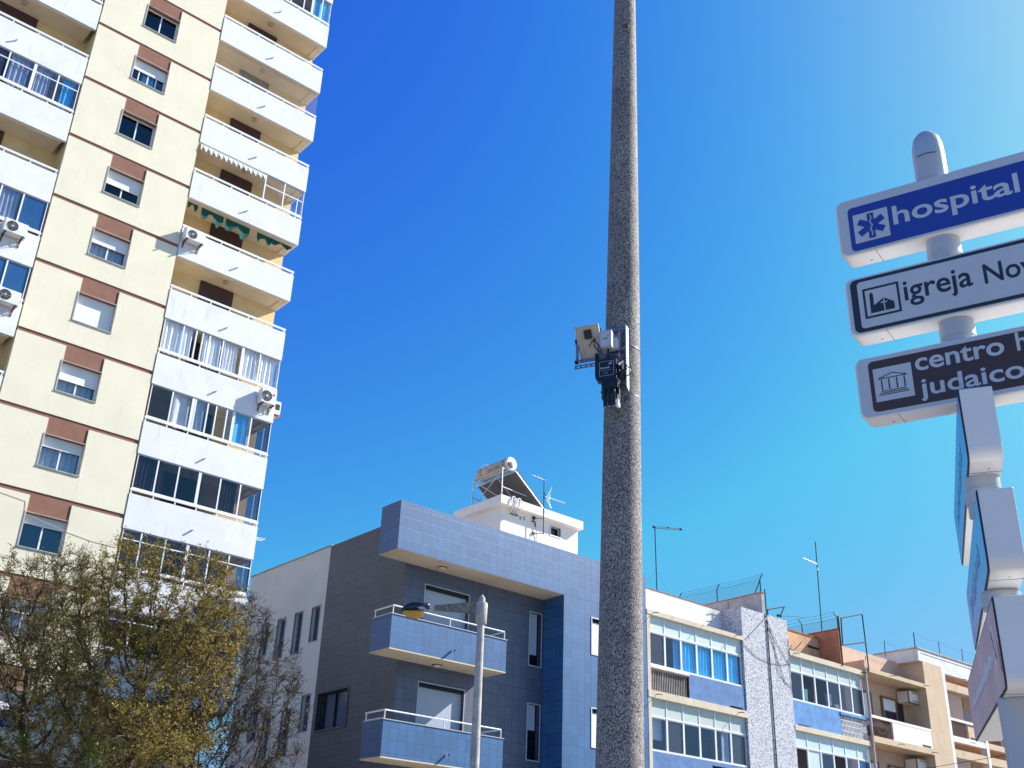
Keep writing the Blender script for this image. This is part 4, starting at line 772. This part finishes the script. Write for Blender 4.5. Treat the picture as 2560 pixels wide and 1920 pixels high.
# black sensor unit
m = MB()
body = [(-.165, 6.815), (-.148, 6.80), (-.10, 6.765), (.055, 6.79), (.052, 7.035), (-.02, 7.05), (-.12, 7.045), (-.155, 7.02)]
m.prism(body, lambda u, v, t: L(u, t, v), .25, .385); lbox(m, -.192, -.165, .25, .36, 6.86, 7.14); lbox(m, -.178, -.166, .25, .375, 6.82, 6.86); bu = part('black_housing', m, 'black_plastic', eq)
m = MB(); lf = lambda u, v: L(u, .3865, v)
x0, x1, z0, z1 = -.135, .028, 6.84, 7.012
for a, b, c_, d in ((x0, x1, z0, z0+.004), (x0, x1, z1-.004, z1), (x0, x0+.004, z0, z1), (x1-.004, x1, z0, z1), (x0+.012, x1-.02, z0+.062, z0+.065)): m.poly([lf(a, c_), lf(b, c_), lf(b, d), lf(a, d)])
for a, h in ((-.122, .024), (-.111, .016), (-.101, .018), (-.090, .016), (-.080, .022), (-.069, .016), (-.058, .018), (-.047, .016), (-.036, .018), (-.026, .016)): m.poly([lf(a, 6.925), lf(a+.0075, 6.925), lf(a+.0075, 6.925+h), lf(a, 6.925+h)])
m.poly([lf(-.045, 6.965), lf(-.02, 6.985), lf(.012, 7.0), lf(.0, 6.98), lf(.006, 6.968), lf(-.02, 6.972)]); m.poly([lf(-.02, 6.984), lf(-.024, 7.0), lf(-.012, 6.988)])
for a in (-.085, -.077, -.069, -.061, -.053, -.045): m.poly([lf(a, 6.868), lf(a+.005, 6.868), lf(a+.005, 6.876), lf(a, 6.876)])
part('label', m, 'label_line', bu)
m = MB(); lbox(m, .057, .10, .25, .33, 6.90, 7.02); m.tube(L(.06, .36, 6.93), L(.10, .34, 6.99), .014, .014, 8); m.tube(L(.06, .35, 6.87), L(.11, .33, 6.90), .012, .012, 8); m.tube(L(.06, .32, 6.84), L(.13, .28, 6.95), .016, .016, 8); part('connector', m, 'black_plastic', bu)
m = MB(); m.lathe(L(.085, .365, 6.965), [(0, .016), (.01, .016)], 12, axis=Wn); m.tube(L(.09, .36, 6.975), L(.12, .35, 7.0), .009, .009, 6); m.tube(L(.075, .34, 6.885), L(.075, .34, 6.91), .008, .008, 6); part('fitting', m, 'white_alu', bu)
m = MB(); m.prism([(-.115, 6.79), (.075, 6.79), (.06, 6.70), (-.105, 6.70)], lambda u, v, t: L(u, t, v), .26, .38); part('collar', m, 'black_plastic', eq)
for u, w in ((-.085, .36), (-.035, .365), (.015, .36), (.045, .30)):
    m = MB(); m.tube(L(u, w, 6.70), L(u*.95+.002, w, 6.49), .021, .021, 14); c_ = part('canister', m, 'black_plastic', eq); m = MB(); m.lathe(L(u*.95+.002, w, 6.4885), [(0, .012), (.001, .014)], 12); part('nozzle', m, 'label_line', c_)
m = MB(); lbox(m, .036, .066, .30, .365, 6.485, 6.56); m.tube(L(.05, .33, 6.56), L(.05, .33, 6.63), .004, .004, 6); part('plug', m, 'white_alu', eq)
m = MB(); lbox(m, -.14, -.115, .25, .30, 6.62, 6.80); m.lathe(L(-.127, .30, 6.69), [(0, .016), (.02, .016)], 10, axis=Wn); part('bracket', m, 'black_plastic', eq)
# solar panel tilted to the sun, seen from below
a0, a1 = (.45, 7.455), (.23, 7.13)     # (w,z) of upper near and lower far edge
def S(u, t, h=0):
    w = a0[0]+(a1[0]-a0[0])*t; z = a0[1]+(a1[1]-a0[1])*t; nv = (-(a1[1]-a0[1]), (a1[0]-a0[0])); k = math.hypot(*nv); return L(u, w-nv[0]/k*h, z-nv[1]/k*h)
def sbox(mb, u0, u1, t0, t1, h0, h1, mi=0):
    return mb.add([S(u0, t0, h0), S(u1, t0, h0), S(u1, t1, h0), S(u0, t1, h0), S(u0, t0, h1), S(u1, t0, h1), S(u1, t1, h1), S(u0, t1, h1)], [(0, 3, 2, 1), (4, 5, 6, 7), (0, 1, 5, 4), (1, 2, 6, 5), (2, 3, 7, 6), (3, 0, 4, 7)], mi)
UL, UR = -.395, -.125
m = MB(); sbox(m, UL+.004, UR-.004, .005, .995, .008, .010); pn = part('solar_panel', m, 'panel_back', eq)
m = MB()
for a, b, c_, d in ((UL, UL+.012, 0, 1), (UR-.012, UR, 0, 1), (UL, UR, 0, .03), (UL, UR, .97, 1)): sbox(m, a, b, c_, d, -.006, .012)
for a in (.36, .62): sbox(m, UL+.05, UR-.02, a, a+.02, .0, .008)
sbox(m, UL+.045, UL+.053, .03, .97, .0, .008); part('frame', m, 'panel_back', pn)
m = MB(); sbox(m, -.30, -.22, .13, .38, -.02, .0075); part('junction_box', m, 'black_plastic', pn)
m = MB(); sbox(m, UL, UR, 0, 1, .0125, .014); part('cells', m, 'panel_glass', pn)
m = MB(); lbox(m, -.417, -.388, .33, .345, 7.08, 7.455); lbox(m, -.178, -.145, .30, .315, 6.80, 7.47); br = part('upright_bar', m, 'blue_steel', eq)
for z in (7.325, 7.085, 7.02):
    m = MB(); lbox(m, -.445, .06, .30, .312, z, z+.010); lbox(m, -.445, .06, .30, .312, z+.03, z+.040)
    for i in range(9): u = -.44+i*.058; lbox(m, u, u+.022, .301, .311, z+.010, z+.030)
    part('slotted_rail', m, 'blue_steel', eq)
m = MB(); m.lathe(L(-.405, .345, 7.335), [(0, .018), (.02, .018)], 8, axis=Wn); m.lathe(L(-.405, .345, 7.07), [(0, .02), (.02, .02)], 8, axis=Wn); m.lathe(L(-.16, .315, 7.345), [(0, .022), (.025, .02)], 8, axis=Wn); part('bolt', m, 'dark_metal', eq)
def smooth(pts, k=5):
    o = []
    for j in range(len(pts)-1):
        p0, p1, p2, p3 = [Vector(pts[min(max(0, j+d), len(pts)-1)]) for d in (-1, 0, 1, 2)]
        for q in range(k): t = q/k; o.append(.5*((2*p1)+(p2-p0)*t+(2*p0-5*p1+4*p2-p3)*t*t+(3*p1-p0-3*p2+p3)*t**3))
    return o+[Vector(pts[-1])]
for pts in ([L(-.26, .36, 7.24), L(-.20, .38, 7.30), L(-.185, .40, 7.22), L(-.14, .41, 7.14), L(-.08, .41, 7.09), L(-.045, .37, 7.08)], [L(-.03, .36, 7.08), L(.05, .34, 7.07), L(.13, .28, 6.99), L(.165, .25, 6.92), L(.14, .27, 6.86), L(.09, .3, 6.87)],
            [L(.06, .30, 6.78), L(.12, .28, 6.74), L(.145, .26, 6.66), L(.10, .28, 6.56), L(.05, .32, 6.57)], [L(-.2, .36, 7.33), L(-.17, .40, 7.26), L(-.13, .38, 7.2)]):
    m = MB(); m.path(smooth(pts), .0065, 6); part('cable', m, 'black_plastic', eq)
# ------------------------------------------------------------------ street lamp
LX, LY = 14.47, 17.87
lamp = thing('street_lamp', 'weathered concrete street lamp with short mossy arm and amber lens', 'street lamp', (LX, LY, 0))
m = MB(); m.lathe((LX, LY, 0), [(0, .13), (4.5, .096), (7.35, .074)], 24); part('post', m, 'lamp_concrete', lamp)
m = MB(); m.lathe((LX, LY, 7.30), [(0, .10), (.02, .118), (.42, .128), (.46, .115)], 24); m.lathe((LX, LY, 7.76), [(0, .07), (.10, .068), (.15, .035), (.18, .01)], 16); part('collar', m, 'lamp_concrete', lamp)
AD = Vector((-.764, .645, 0)); A0 = Vector((LX, LY, 7.63)); BD = Vector((.645, .764, 0))
def A(t, s, z): return A0+AD*t+BD*s+Vector((0, 0, z))
m = MB(); v = [A(.05, -.06, -.10), A(.05, .06, -.10), A(.05, .06, .15), A(.05, -.06, .15), A(1.0, -.035, -.07), A(1.0, .035, -.07), A(1.0, .035, .03), A(1.0, -.035, .03)]
m.add(v, [(3, 2, 1, 0), (4, 5, 6, 7), (0, 1, 5, 4), (1, 2, 6, 5), (2, 3, 7, 6), (3, 0, 4, 7)]); part('arm', m, 'mossy_concrete', lamp)
m = MB(); m.tube(A(.98, 0, -.03), A(1.25, 0, -.02), .025, .025, 10); part('spigot', m, 'galvanised', lamp)
def loft(secs, n=20, e=2.6):          # (t, half width, z bottom, z top)
    mb = MB(); vs = []
    for t, hw, zb, zt in secs:
        for i in range(n):
            a = 2*math.pi*i/n; ca, sa = math.cos(a), math.sin(a); x = hw*abs(ca)**(2/e)*(1 if ca > 0 else -1); z = (zb+zt)/2+(zt-zb)/2*abs(sa)**(2/e)*(1 if sa > 0 else -1); vs.append(A(t, x, z))
    k = len(secs); mb.add(vs, [(j*n+i, j*n+(i+1) % n, (j+1)*n+(i+1) % n, (j+1)*n+i) for j in range(k-1) for i in range(n)], 0, True)
    mb.add(vs[:n], [tuple(range(n))]); mb.add(vs[-n:], [tuple(range(n-1, -1, -1))]); return mb
part('head', loft([(1.10, .06, -.03, .05), (1.13, .11, -.07, .085), (1.35, .135, -.10, .09), (1.50, .14, -.11, .08), (1.62, .11, -.12, .02), (1.70, .05, -.125, -.06)]), 'lamp_black', lamp)
part('lens', loft([(1.22, .05, -.14, -.08), (1.25, .105, -.22, -.08), (1.36, .12, -.26, -.08), (1.5, .12, -.25, -.09), (1.63, .09, -.19, -.10), (1.67, .04, -.15, -.105)]), 'amber', lamp)
m = MB(); m.prism([(1.13, -.10), (1.28, -.09), (1.42, -.02), (1.22, -.03)], lambda u, v, t: A(u, t, v), -.125, -.105); m.tube(A(1.08, 0, -.08), A(1.2, 0, -.07), .04, .05, 8); part('clamp', m, 'grey_alu', lamp)
# ------------------------------------------------------------------ direction sign post
sp = thing('direction_signpost', 'grey post carrying six direction signs for a hospital, a church and a historic centre', 'signpost', (3.6303, 1.6795, 4.25735))
rx, ry, rz = R(4.7), R(.86), R(-73.34)
sp.rotation_euler = (rx, ry, rz)
def lpart(name, mb, mats, parent, bev=0):
    ob = mb.build(name, mats, parent)
    if bev: b = ob.modifiers.new('bevel', 'BEVEL'); b.width = bev; b.segments = 3; b.limit_method = 'ANGLE'; b.angle_limit = R(50)
    return ob
PX = -.014
m = MB(); m.lathe((PX, .072, 0), [(-4.28, .066), (-1.915, .066), (-1.905, .066), (-1.90, .045), (-1.612, .045), (-1.605, .062), (-1.60, .062), (-1.542, .062), (-1.537, .062), (-1.53, .045), (-1.265, .045), (-1.262, .062), (-1.255, .062), (-1.12, .062), (-1.114, .062), (-1.11, .045), (-.58, .045), (-.577, .064), (-.57, .064), (-.485, .064), (-.478, .064), (-.475, .045), (-.22, .045), (-.2165, .064), (-.21, .064), (-.122, .064), (-.115, .064), (-.11, .045), (.145, .045), (.1505, .064), (.157, .064), (.28, .064), (.335, .061), (.372, .052), (.395, .034), (.405, .014), (.407, .002)], 40); lpart('post', m, 'post_grey', sp)
m = MB(); n = 12; z0 = .27; pts = [(PX+.0665*math.sin(a), .072-.0665*math.cos(a)) for a in [R(-35+70*i/n) for i in range(n+1)]]
for a, b in zip(pts, pts[1:]): m.poly([(a[0], a[1], z0), (b[0], b[1], z0), (b[0], b[1], z0+.075), (a[0], a[1], z0+.075)])
[m.poly([(a[0], a[1], z0-.003), (b[0], b[1], z0-.003), (b[0], b[1], z0), (a[0], a[1], z0)], 1) for a, b in zip(pts, pts[1:])]; lpart('cap_sticker', m, ['galvanised', 'dark_metal'], sp)
for z in (-.19, -.55, -1.215, -1.595, -1.98):
    m = MB(); m.lathe((PX, .072, z), [(0, .067), (.05, .067)], 40); lpart('sleeve', m, 'post_grey', sp)
def pan(x0, x1, z0, z1, r=.028, n=5): return rrect(x0, x1, z0, z1, r, n)
FR = lambda u, v, t: (u, t, v)
def blade(zb, zt, xr, base='sign_white_lit'):
    m = MB(); m.prism(pan(-.407, xr, zb, zt, .034, 7), FR, 0, .118); b = lpart('sign_box', m, base, sp, .010)
    m = MB(); m.prism(pan(-.398, xr, zb+.008, zt-.008, .03, 7), FR, -.0015, -.0003); lpart('frame_line', m, 'sign_white_shaded', b)
    m = MB(); m.box(-.262, -.2605, .0, .1185, zb-.0008, zb+.002); m.lathe((-.30, .075, zb-.001), [(0, .004), (.002, .004)], 10); lpart('seam', m, 'dark_metal', b); return b
def face(b, mb, mt, name, y=-.003): return lpart(name, mb, mt, b)
Fc = lambda y: (lambda u, v: (u, y, v))
XR = 1.35
b = blade(-.116, .151, XR)
m = MB(); m.prism(pan(-.356, XR-.05, -.099, .105, .018), FR, -.003, -.0014); face(b, m, 'sign_blue', 'panel')
m = MB(); m.prism([(-.337, -.067), (-.195, -.067), (-.195, .067), (-.337, .067)], FR, -.0042, -.0028); face(b, m, 'sign_white_shaded', 'pictogram')
m = MB()
for k in range(3):
    a = R(90+60*k); ca, sa = math.cos(a), math.sin(a); w, l_ = .0135, .058; c = (-.266, 0)
    m.prism([(c[0]+ca*l_-sa*w, c[1]+sa*l_+ca*w), (c[0]-ca*l_-sa*w, c[1]-sa*l_+ca*w), (c[0]-ca*l_+sa*w, c[1]-sa*l_-ca*w), (c[0]+ca*l_+sa*w, c[1]+sa*l_-ca*w)], FR, -.0052-.0004*k, -.0041)
face(b, m, 'sign_blue', 'star')
m = MB(); m.prism([(-.2672, -.05), (-.2648, -.05), (-.2648, .05), (-.2672, .05)], FR, -.0068, -.0062)
pts = [(-.266+.0065*math.sin(i*.55), -.044+.0031*i) for i in range(29)]
for (x, z), (x2, z2) in zip(pts, pts[1:]): m.prism([(x-.0013, z), (x+.0013, z), (x2+.0013, z2), (x2-.0013, z2)], FR, -.0069, -.0063)
face(b, m, 'sign_white_shaded', 'staff')
face(b, text_mb('hospital', -.177, .306, -.053, .061, Fc(-.0034), .016), 'sign_white_shaded', 'lettering')
b = blade(-.479, -.217, XR)
m = MB(); m.prism(pan(-.384, XR-.03, -.466, -.230, .024), FR, -.003, -.0014); face(b, m, 'sign_black', 'border')
m = MB(); m.prism(pan(-.356, XR-.055, -.451, -.245, .014), FR, -.0044, -.0029); face(b, m, 'sign_white_shaded', 'panel')
m = MB()
for q in (((-.337, -.413), (-.193, -.413), (-.193, -.404), (-.337, -.404)), ((-.337, -.289), (-.193, -.289), (-.193, -.280), (-.337, -.280)), ((-.337, -.404), (-.328, -.404), (-.328, -.289), (-.337, -.289)), ((-.202, -.404), (-.193, -.404), (-.193, -.289), (-.202, -.289))): m.prism(list(q), FR, -.0054, -.0043)
m.prism([(-.313, -.393), (-.218, -.393), (-.218, -.362), (-.257, -.336), (-.297, -.361), (-.297, -.309), (-.3035, -.301), (-.311, -.309)], FR, -.0054, -.0043); face(b, m, 'sign_black', 'pictogram')
m = MB(); m.prism([(-.2588, -.391), (-.2548, -.391), (-.2548, -.340), (-.2588, -.340)], FR, -.0062, -.0053); m.prism([(-.270, -.3575), (-.2435, -.3575), (-.2435, -.3535), (-.270, -.3535)], FR, -.0064, -.0053); face(b, m, 'sign_white_shaded', 'cross')
face(b, text_mb('igreja', -.177, .082, -.402, -.288, Fc(-.0048), .014), 'sign_black', 'lettering')
face(b, text_mb('Nov', .124, .305, -.380, -.296, Fc(-.0048), .014), 'sign_black', 'lettering')
b = blade(-.836, -.576, XR)
m = MB(); m.prism(pan(-.353, XR-.05, -.812, -.600, .018), FR, -.003, -.0014); face(b, m, 'sign_brown', 'panel')
m = MB(); m.prism([(-.337, -.773), (-.190, -.773), (-.190, -.634), (-.337, -.634)], FR, -.0042, -.0028); face(b, m, 'sign_white_shaded', 'pictogram')
m = MB()
def ln(x0, z0, x1, z1, w=.0016): 
    d = Vector((x1-x0, 0, z1-z0)).normalized(); a = (-d.z*w, d.x*w); m.prism([(x0+a[0], z0+a[1]), (x0-a[0], z0-a[1]), (x1-a[0], z1-a[1]), (x1+a[0], z1+a[1])], FR, -.0052, -.0041)
ln(-.319, -.678, -.265, -.661); ln(-.265, -.661, -.211, -.678); ln(-.319, -.6795, -.211, -.6795)
for x in (-.308, -.280, -.250, -.221): ln(x, -.684, x, -.728, .0024)
for i, z in enumerate((-.733, -.740, -.747)): ln(-.312-.006*i, z, -.218+.006*i, z)
face(b, m, 'sign_black', 'temple')
face(b, text_mb('centro', -.175, .150, -.677, -.613, Fc(-.0034), .018), 'sign_white_shaded', 'lettering')
face(b, text_mb('h', .193, .232, -.675, -.602, Fc(-.0034), .016), 'sign_white_shaded', 'lettering')
face(b, text_mb('judaico', -.170, .205, -.804, -.710, Fc(-.0034), .016), 'sign_white_shaded', 'lettering')
# lower three signs, turned end-on
def end_sign(psi, sn, sf, zb, zt, hw, facecol, kind):
    c, s = math.cos(psi), math.sin(psi); T = lambda u, v, t: (c*u-s*t, .06+s*u+c*t, v)
    pts = []; r = .045
    for cx, cz, a0 in ((sn-r, zb+r, -90), (sn-.006, zt-.006, 0)):
        rr = r if cz < zt-.02 else .006; pts += [(cx+rr*math.cos(R(a0+90*i/6)), cz+rr*math.sin(R(a0+90*i/6))) for i in range(7)]
    for cx, cz, a0 in ((sf+.03, zt-.03, 90), (sf+r, zb+r, 180)): rr = .03 if cz > (zb+zt)/2 else r; pts += [(cx+rr*math.cos(R(a0+90*i/6)), cz+rr*math.sin(R(a0+90*i/6))) for i in range(7)]
    m = MB(); m.prism(pts, T, -hw, hw); bx = lpart('sign_box', m, 'sign_white_lit', sp, .004)
    m = MB(); m.prism(pts, T, -hw-.004, -hw-.0005); lpart('edge_line', m, 'dark_metal', bx)
    ins = [((u-(sn+sf)/2)*.985+(sn+sf)/2, (v-(zb+zt)/2)*.94+(zb+zt)/2) for u, v in pts]
    m = MB(); m.prism(ins, T, -hw-.0055, -hw-.0035); lpart('panel', m, facecol, bx)
    m = MB(); m.prism([(sn-.175, zb-.001), (sn-.173, zb-.001), (sn-.173, zb+.004), (sn-.175, zb+.004)], T, -hw, hw); m.lathe(T(sn-.13, zb-.0005, .01), [(0, .004), (.002, .004)], 10); lpart('seam', m, 'dark_metal', bx)
    rnd = random.Random(kind); m = MB(); zc = (zb+zt)/2; top = []; bot = []; u = sn-.35
    while u > sf+.35:
        h = rnd.choice((.012, .045, .05, .03, .008)); top += [(u, zc+h), (u-.018, zc+h*.9)]; bot += [(u, zc-h*rnd.random()), (u-.018, zc-h*.8)]; u -= .03+.02*rnd.random()
    for a, b, c_, d_ in zip(bot, bot[1:], top[1:], top): m.add([T(a[0], -hw-.0064, a[1]), T(b[0], -hw-.0064, b[1]), T(c_[0], -hw-.0064, c_[1]), T(d_[0], -hw-.0064, d_[1])], [(0, 1, 2, 3)]) if False else m.poly([T(a[0], a[1], -hw-.0064), T(b[0], b[1], -hw-.0064), T(c_[0], c_[1], -hw-.0064), T(d_[0], d_[1], -hw-.0064)])
    lpart('worn_marking', m, 'sign_blue' if kind < 3 else 'sign_white_shaded', bx); return bx, T
end_sign(R(-77.8), .237, -1.60, -1.116, -.847, .056, 'sign_lightblue', 1)
end_sign(R(-77.8), .364, -1.56, -1.535, -1.26, .056, 'sign_lightblue', 2)
bx, T = end_sign(R(-77.0), .30, -2.25, -1.905, -1.608, .060, 'sign_pink', 3)
m = MB(); m.prism([(.20, -1.83), (.28, -1.85), (.26, -1.76), (.215, -1.74)], T, -.0668, -.0652); lpart('red_patch', m, 'sign_red', bx)
m = MB(); m.prism([(.05, -1.80), (.10, -1.83), (.14, -1.76), (.12, -1.66), (-.02, -1.68)], T, -.0668, -.0652); lpart('pictogram', m, 'sign_white_shaded', bx)
m = MB()
for a in ((.09, -1.78), (.05, -1.74), (.02, -1.71)): m.prism([(a[0], a[1]), (a[0]+.03, a[1]-.01), (a[0]+.035, a[1]+.02), (a[0]+.01, a[1]+.03)], T, -.068, -.0666)
lpart('glyph', m, 'sign_black', bx)
# ------------------------------------------------------------------ trees
def grow(seed, base, crown, npts, step=.24, kill=.33, infl=1.8, trunk=()):
    """space colonisation: crown = list of (centre, radii, weight)"""
    rnd = random.Random(seed); pts = []; tot = sum(c[2] for c in crown)
    while len(pts) < npts:
        q = rnd.random()*tot; 
        for c, r, w in crown:
            q -= w
            if q <= 0: break
        d = Vector((rnd.gauss(0, 1), rnd.gauss(0, 1), rnd.gauss(0, 1))).normalized()*(rnd.random()**.42)
        pts.append(Vector((c[0]+d.x*r[0], c[1]+d.y*r[1], c[2]+d.z*r[2])))
    nodes = [Vector(base)]; par = [-1]
    stack = [(0, Vector(t)) for t in trunk]
    for i0, t in stack:
        cur = 0; p = nodes[0].copy(); 
        while (t-p).length > step:
            d = (t-p).normalized(); p = p+d*step+Vector((rnd.gauss(0, .03), rnd.gauss(0, .03), 0)); nodes.append(p.copy()); par.append(cur); cur = len(nodes)-1
    alive = pts
    for it in range(140):
        kd = kdtree.KDTree(len(nodes)); [kd.insert(p, i) for i, p in enumerate(nodes)]; kd.balance()
        acc = {}; keep = []
        for p in alive:
            co, i, d = kd.find(p)
            if d < kill: continue
            keep.append(p)
            if d < infl: acc.setdefault(i, Vector()); acc[i] += (p-co).normalized()
        alive = keep
        if not acc: break
        for i, v in acc.items():
            if v.length < 1e-4: continue
            d = (v.normalized()+Vector((rnd.gauss(0, .18), rnd.gauss(0, .18), .05+rnd.gauss(0, .12)))).normalized()
            nodes.append(nodes[i]+d*step*(.8+.4*rnd.random())); par.append(i)
    return nodes, par
def tree(seed, base, crown, npts, trunk, label, leaf, density, r_tip=.008, leafs=3, size=.05, group=None, twigs=5, tl=.42, greens=()):
    nodes, par = grow(seed, base, crown, npts, trunk=trunk); n = len(nodes); kids = [0]*n; wt = [0.0]*n
    for p in par:
        if p >= 0: kids[p] += 1
    for i in range(n-1, 0, -1):
        if kids[i] == 0: wt[i] = 1
        wt[par[i]] += wt[i]
    rad = [r_tip*max(1, w)**.47 for w in wt]
    t = thing('tree', label, 'tree', tuple(base), group); rnd = random.Random(seed+1)
    m = MB()
    for i in range(1, n):
        p = par[i]; ra, rb = rad[i]*1.02, rad[i]
        ra = min(rad[p], rad[i]*1.25); m.tube(nodes[p], nodes[i], ra, rb, 7 if rb > .04 else (5 if rb > .015 else 3), 0, False)
    part('trunk', m, 'bark', t)
    tw = MB(); lv = MB()
    for i in range(1, n):
        if rad[i] > .04: continue
        k = twigs if kids[i] == 0 else max(1, twigs//3); d0 = (nodes[i]-nodes[par[i]]).normalized()
        for q in range(k):
            if rnd.random() > density[1]: continue
            d = (d0*.7+Vector((rnd.gauss(0, .6), rnd.gauss(0, .6), .15+rnd.gauss(0, .5)))).normalized(); ln_ = tl*(.4+.8*rnd.random()); a = nodes[i]+(nodes[par[i]]-nodes[i])*rnd.random(); mid = a+d*ln_*.5+Vector((rnd.gauss(0, .03), rnd.gauss(0, .03), rnd.gauss(0, .02))); e = mid+(d+Vector((0, 0, .25))).normalized()*ln_*.5
            tw.tube(a, mid, .0065, .005, 3, 0, False); tw.tube(mid, e, .005, .0025, 3, 0, False)
            if rnd.random() < .5: e2 = mid+(d+Vector((rnd.gauss(0, .7), rnd.gauss(0, .7), rnd.gauss(0, .5)))).normalized()*ln_*.4; tw.tube(mid, e2, .0045, .002, 3, 0, False)
            dens = density[0](a) if callable(density[0]) else density[0]
            for z in range(leafs):
                if rnd.random() > dens: continue
                c = a+(e-a)*(.15+.85*rnd.random())+Vector((rnd.gauss(0, .035), rnd.gauss(0, .035), rnd.gauss(0, .035))); u = Vector((rnd.gauss(0, 1), rnd.gauss(0, 1), rnd.gauss(0, .7))).normalized()*size*(.6+.8*rnd.random()); v = u.orthogonal().normalized()*size*.26
                v.rotate(Matrix.Rotation(rnd.random()*6.28, 3, u)); lv.poly([c-u, c+v, c+u, c-v])
    part('twigs', tw, 'twig', t); part('crown', lv, leaf, t)
    for j, (c, r, k) in enumerate(greens):
        g = MB()
        for q in range(k):
            d = Vector((rnd.gauss(0, .5), rnd.gauss(0, .5), rnd.gauss(0, .5))); p = Vector(c)+Vector((d.x*r, d.y*r, d.z*r)); u = Vector((rnd.gauss(0, 1), rnd.gauss(0, 1), rnd.gauss(0, 1))).normalized()*.06; v = u.orthogonal().normalized()*.025; v.rotate(Matrix.Rotation(rnd.random()*6.28, 3, u)); g.poly([p-u, p+v, p+u, p-v])
        part('fresh_leaves', g, 'leaf_green', t)
    return len(nodes), len(lv.f), len(tw.f)
GT = 'bare spring trees in front of the tower'
print('tree', tree(11, (9.9, 28.3, 0), [((8.3, 28.8, 7.3), (2.2, 1.9, 2.4), 1.0), ((9.2, 28.5, 8.4), (1.5, 1.4, 1.7), .7), ((9.7, 28.4, 5.2), (2.2, 1.8, 1.8), .7)], 3200,
     [(9.75, 28.35, 4.6), (9.2, 28.5, 5.2), (10.3, 28.1, 4.8)], 'olive twigged tree with a slim multiple trunk at the left edge of the view', 'leaf_olive', (.75, 1), group=GT,
     leafs=9, size=.046, twigs=10, greens=[((9.2, 28.0, 6.9), .35, 160), ((8.9, 28.0, 5.1), .3, 120)]))
print('tree', tree(23, (10.4, 25.1, 0), [((9.9, 25.3, 7.8), (1.5, 1.4, 2.0), 1.0), ((11.1, 24.8, 7.6), (1.5, 1.4, 2.0), 1.0), ((10.4, 25.0, 5.4), (1.8, 1.5, 1.8), .8), ((8.9, 25.6, 6.9), (1.1, 1.1, 2.0), .5)], 3600,
     [(10.1, 25.2, 4.6), (10.8, 24.9, 4.6), (10.4, 25.1, 5.4)], 'golden leafed tree with the densest crown, between the two darker trees', 'leaf_gold', (lambda p: (1 if p.z < 7.2 and p.x > 9.8 else .75), .95), group=GT,
     leafs=12, size=.048, twigs=11, greens=[((9.5, 24.9, 4.7), .35, 160), ((10.1, 24.7, 6.9), .2, 70)]))
print('tree', tree(37, (13.3, 27.0, 0), [((13.2, 26.9, 7.6), (1.7, 1.5, 1.9), 1.0), ((13.9, 26.6, 6.0), (1.7, 1.6, 2.3), 1.0), ((12.6, 27.2, 5.6), (1.3, 1.3, 2.0), .8)], 3000,
     [(13.1, 27.1, 4.4), (13.7, 26.8, 4.2), (12.9, 27.2, 4.6)], 'dark almost leafless tree in front of the white side wall', 'leaf_dark', (lambda p: 1 if p.x < 13.3 else .3, .95), group=GT,
     leafs=10, size=.044, twigs=11))
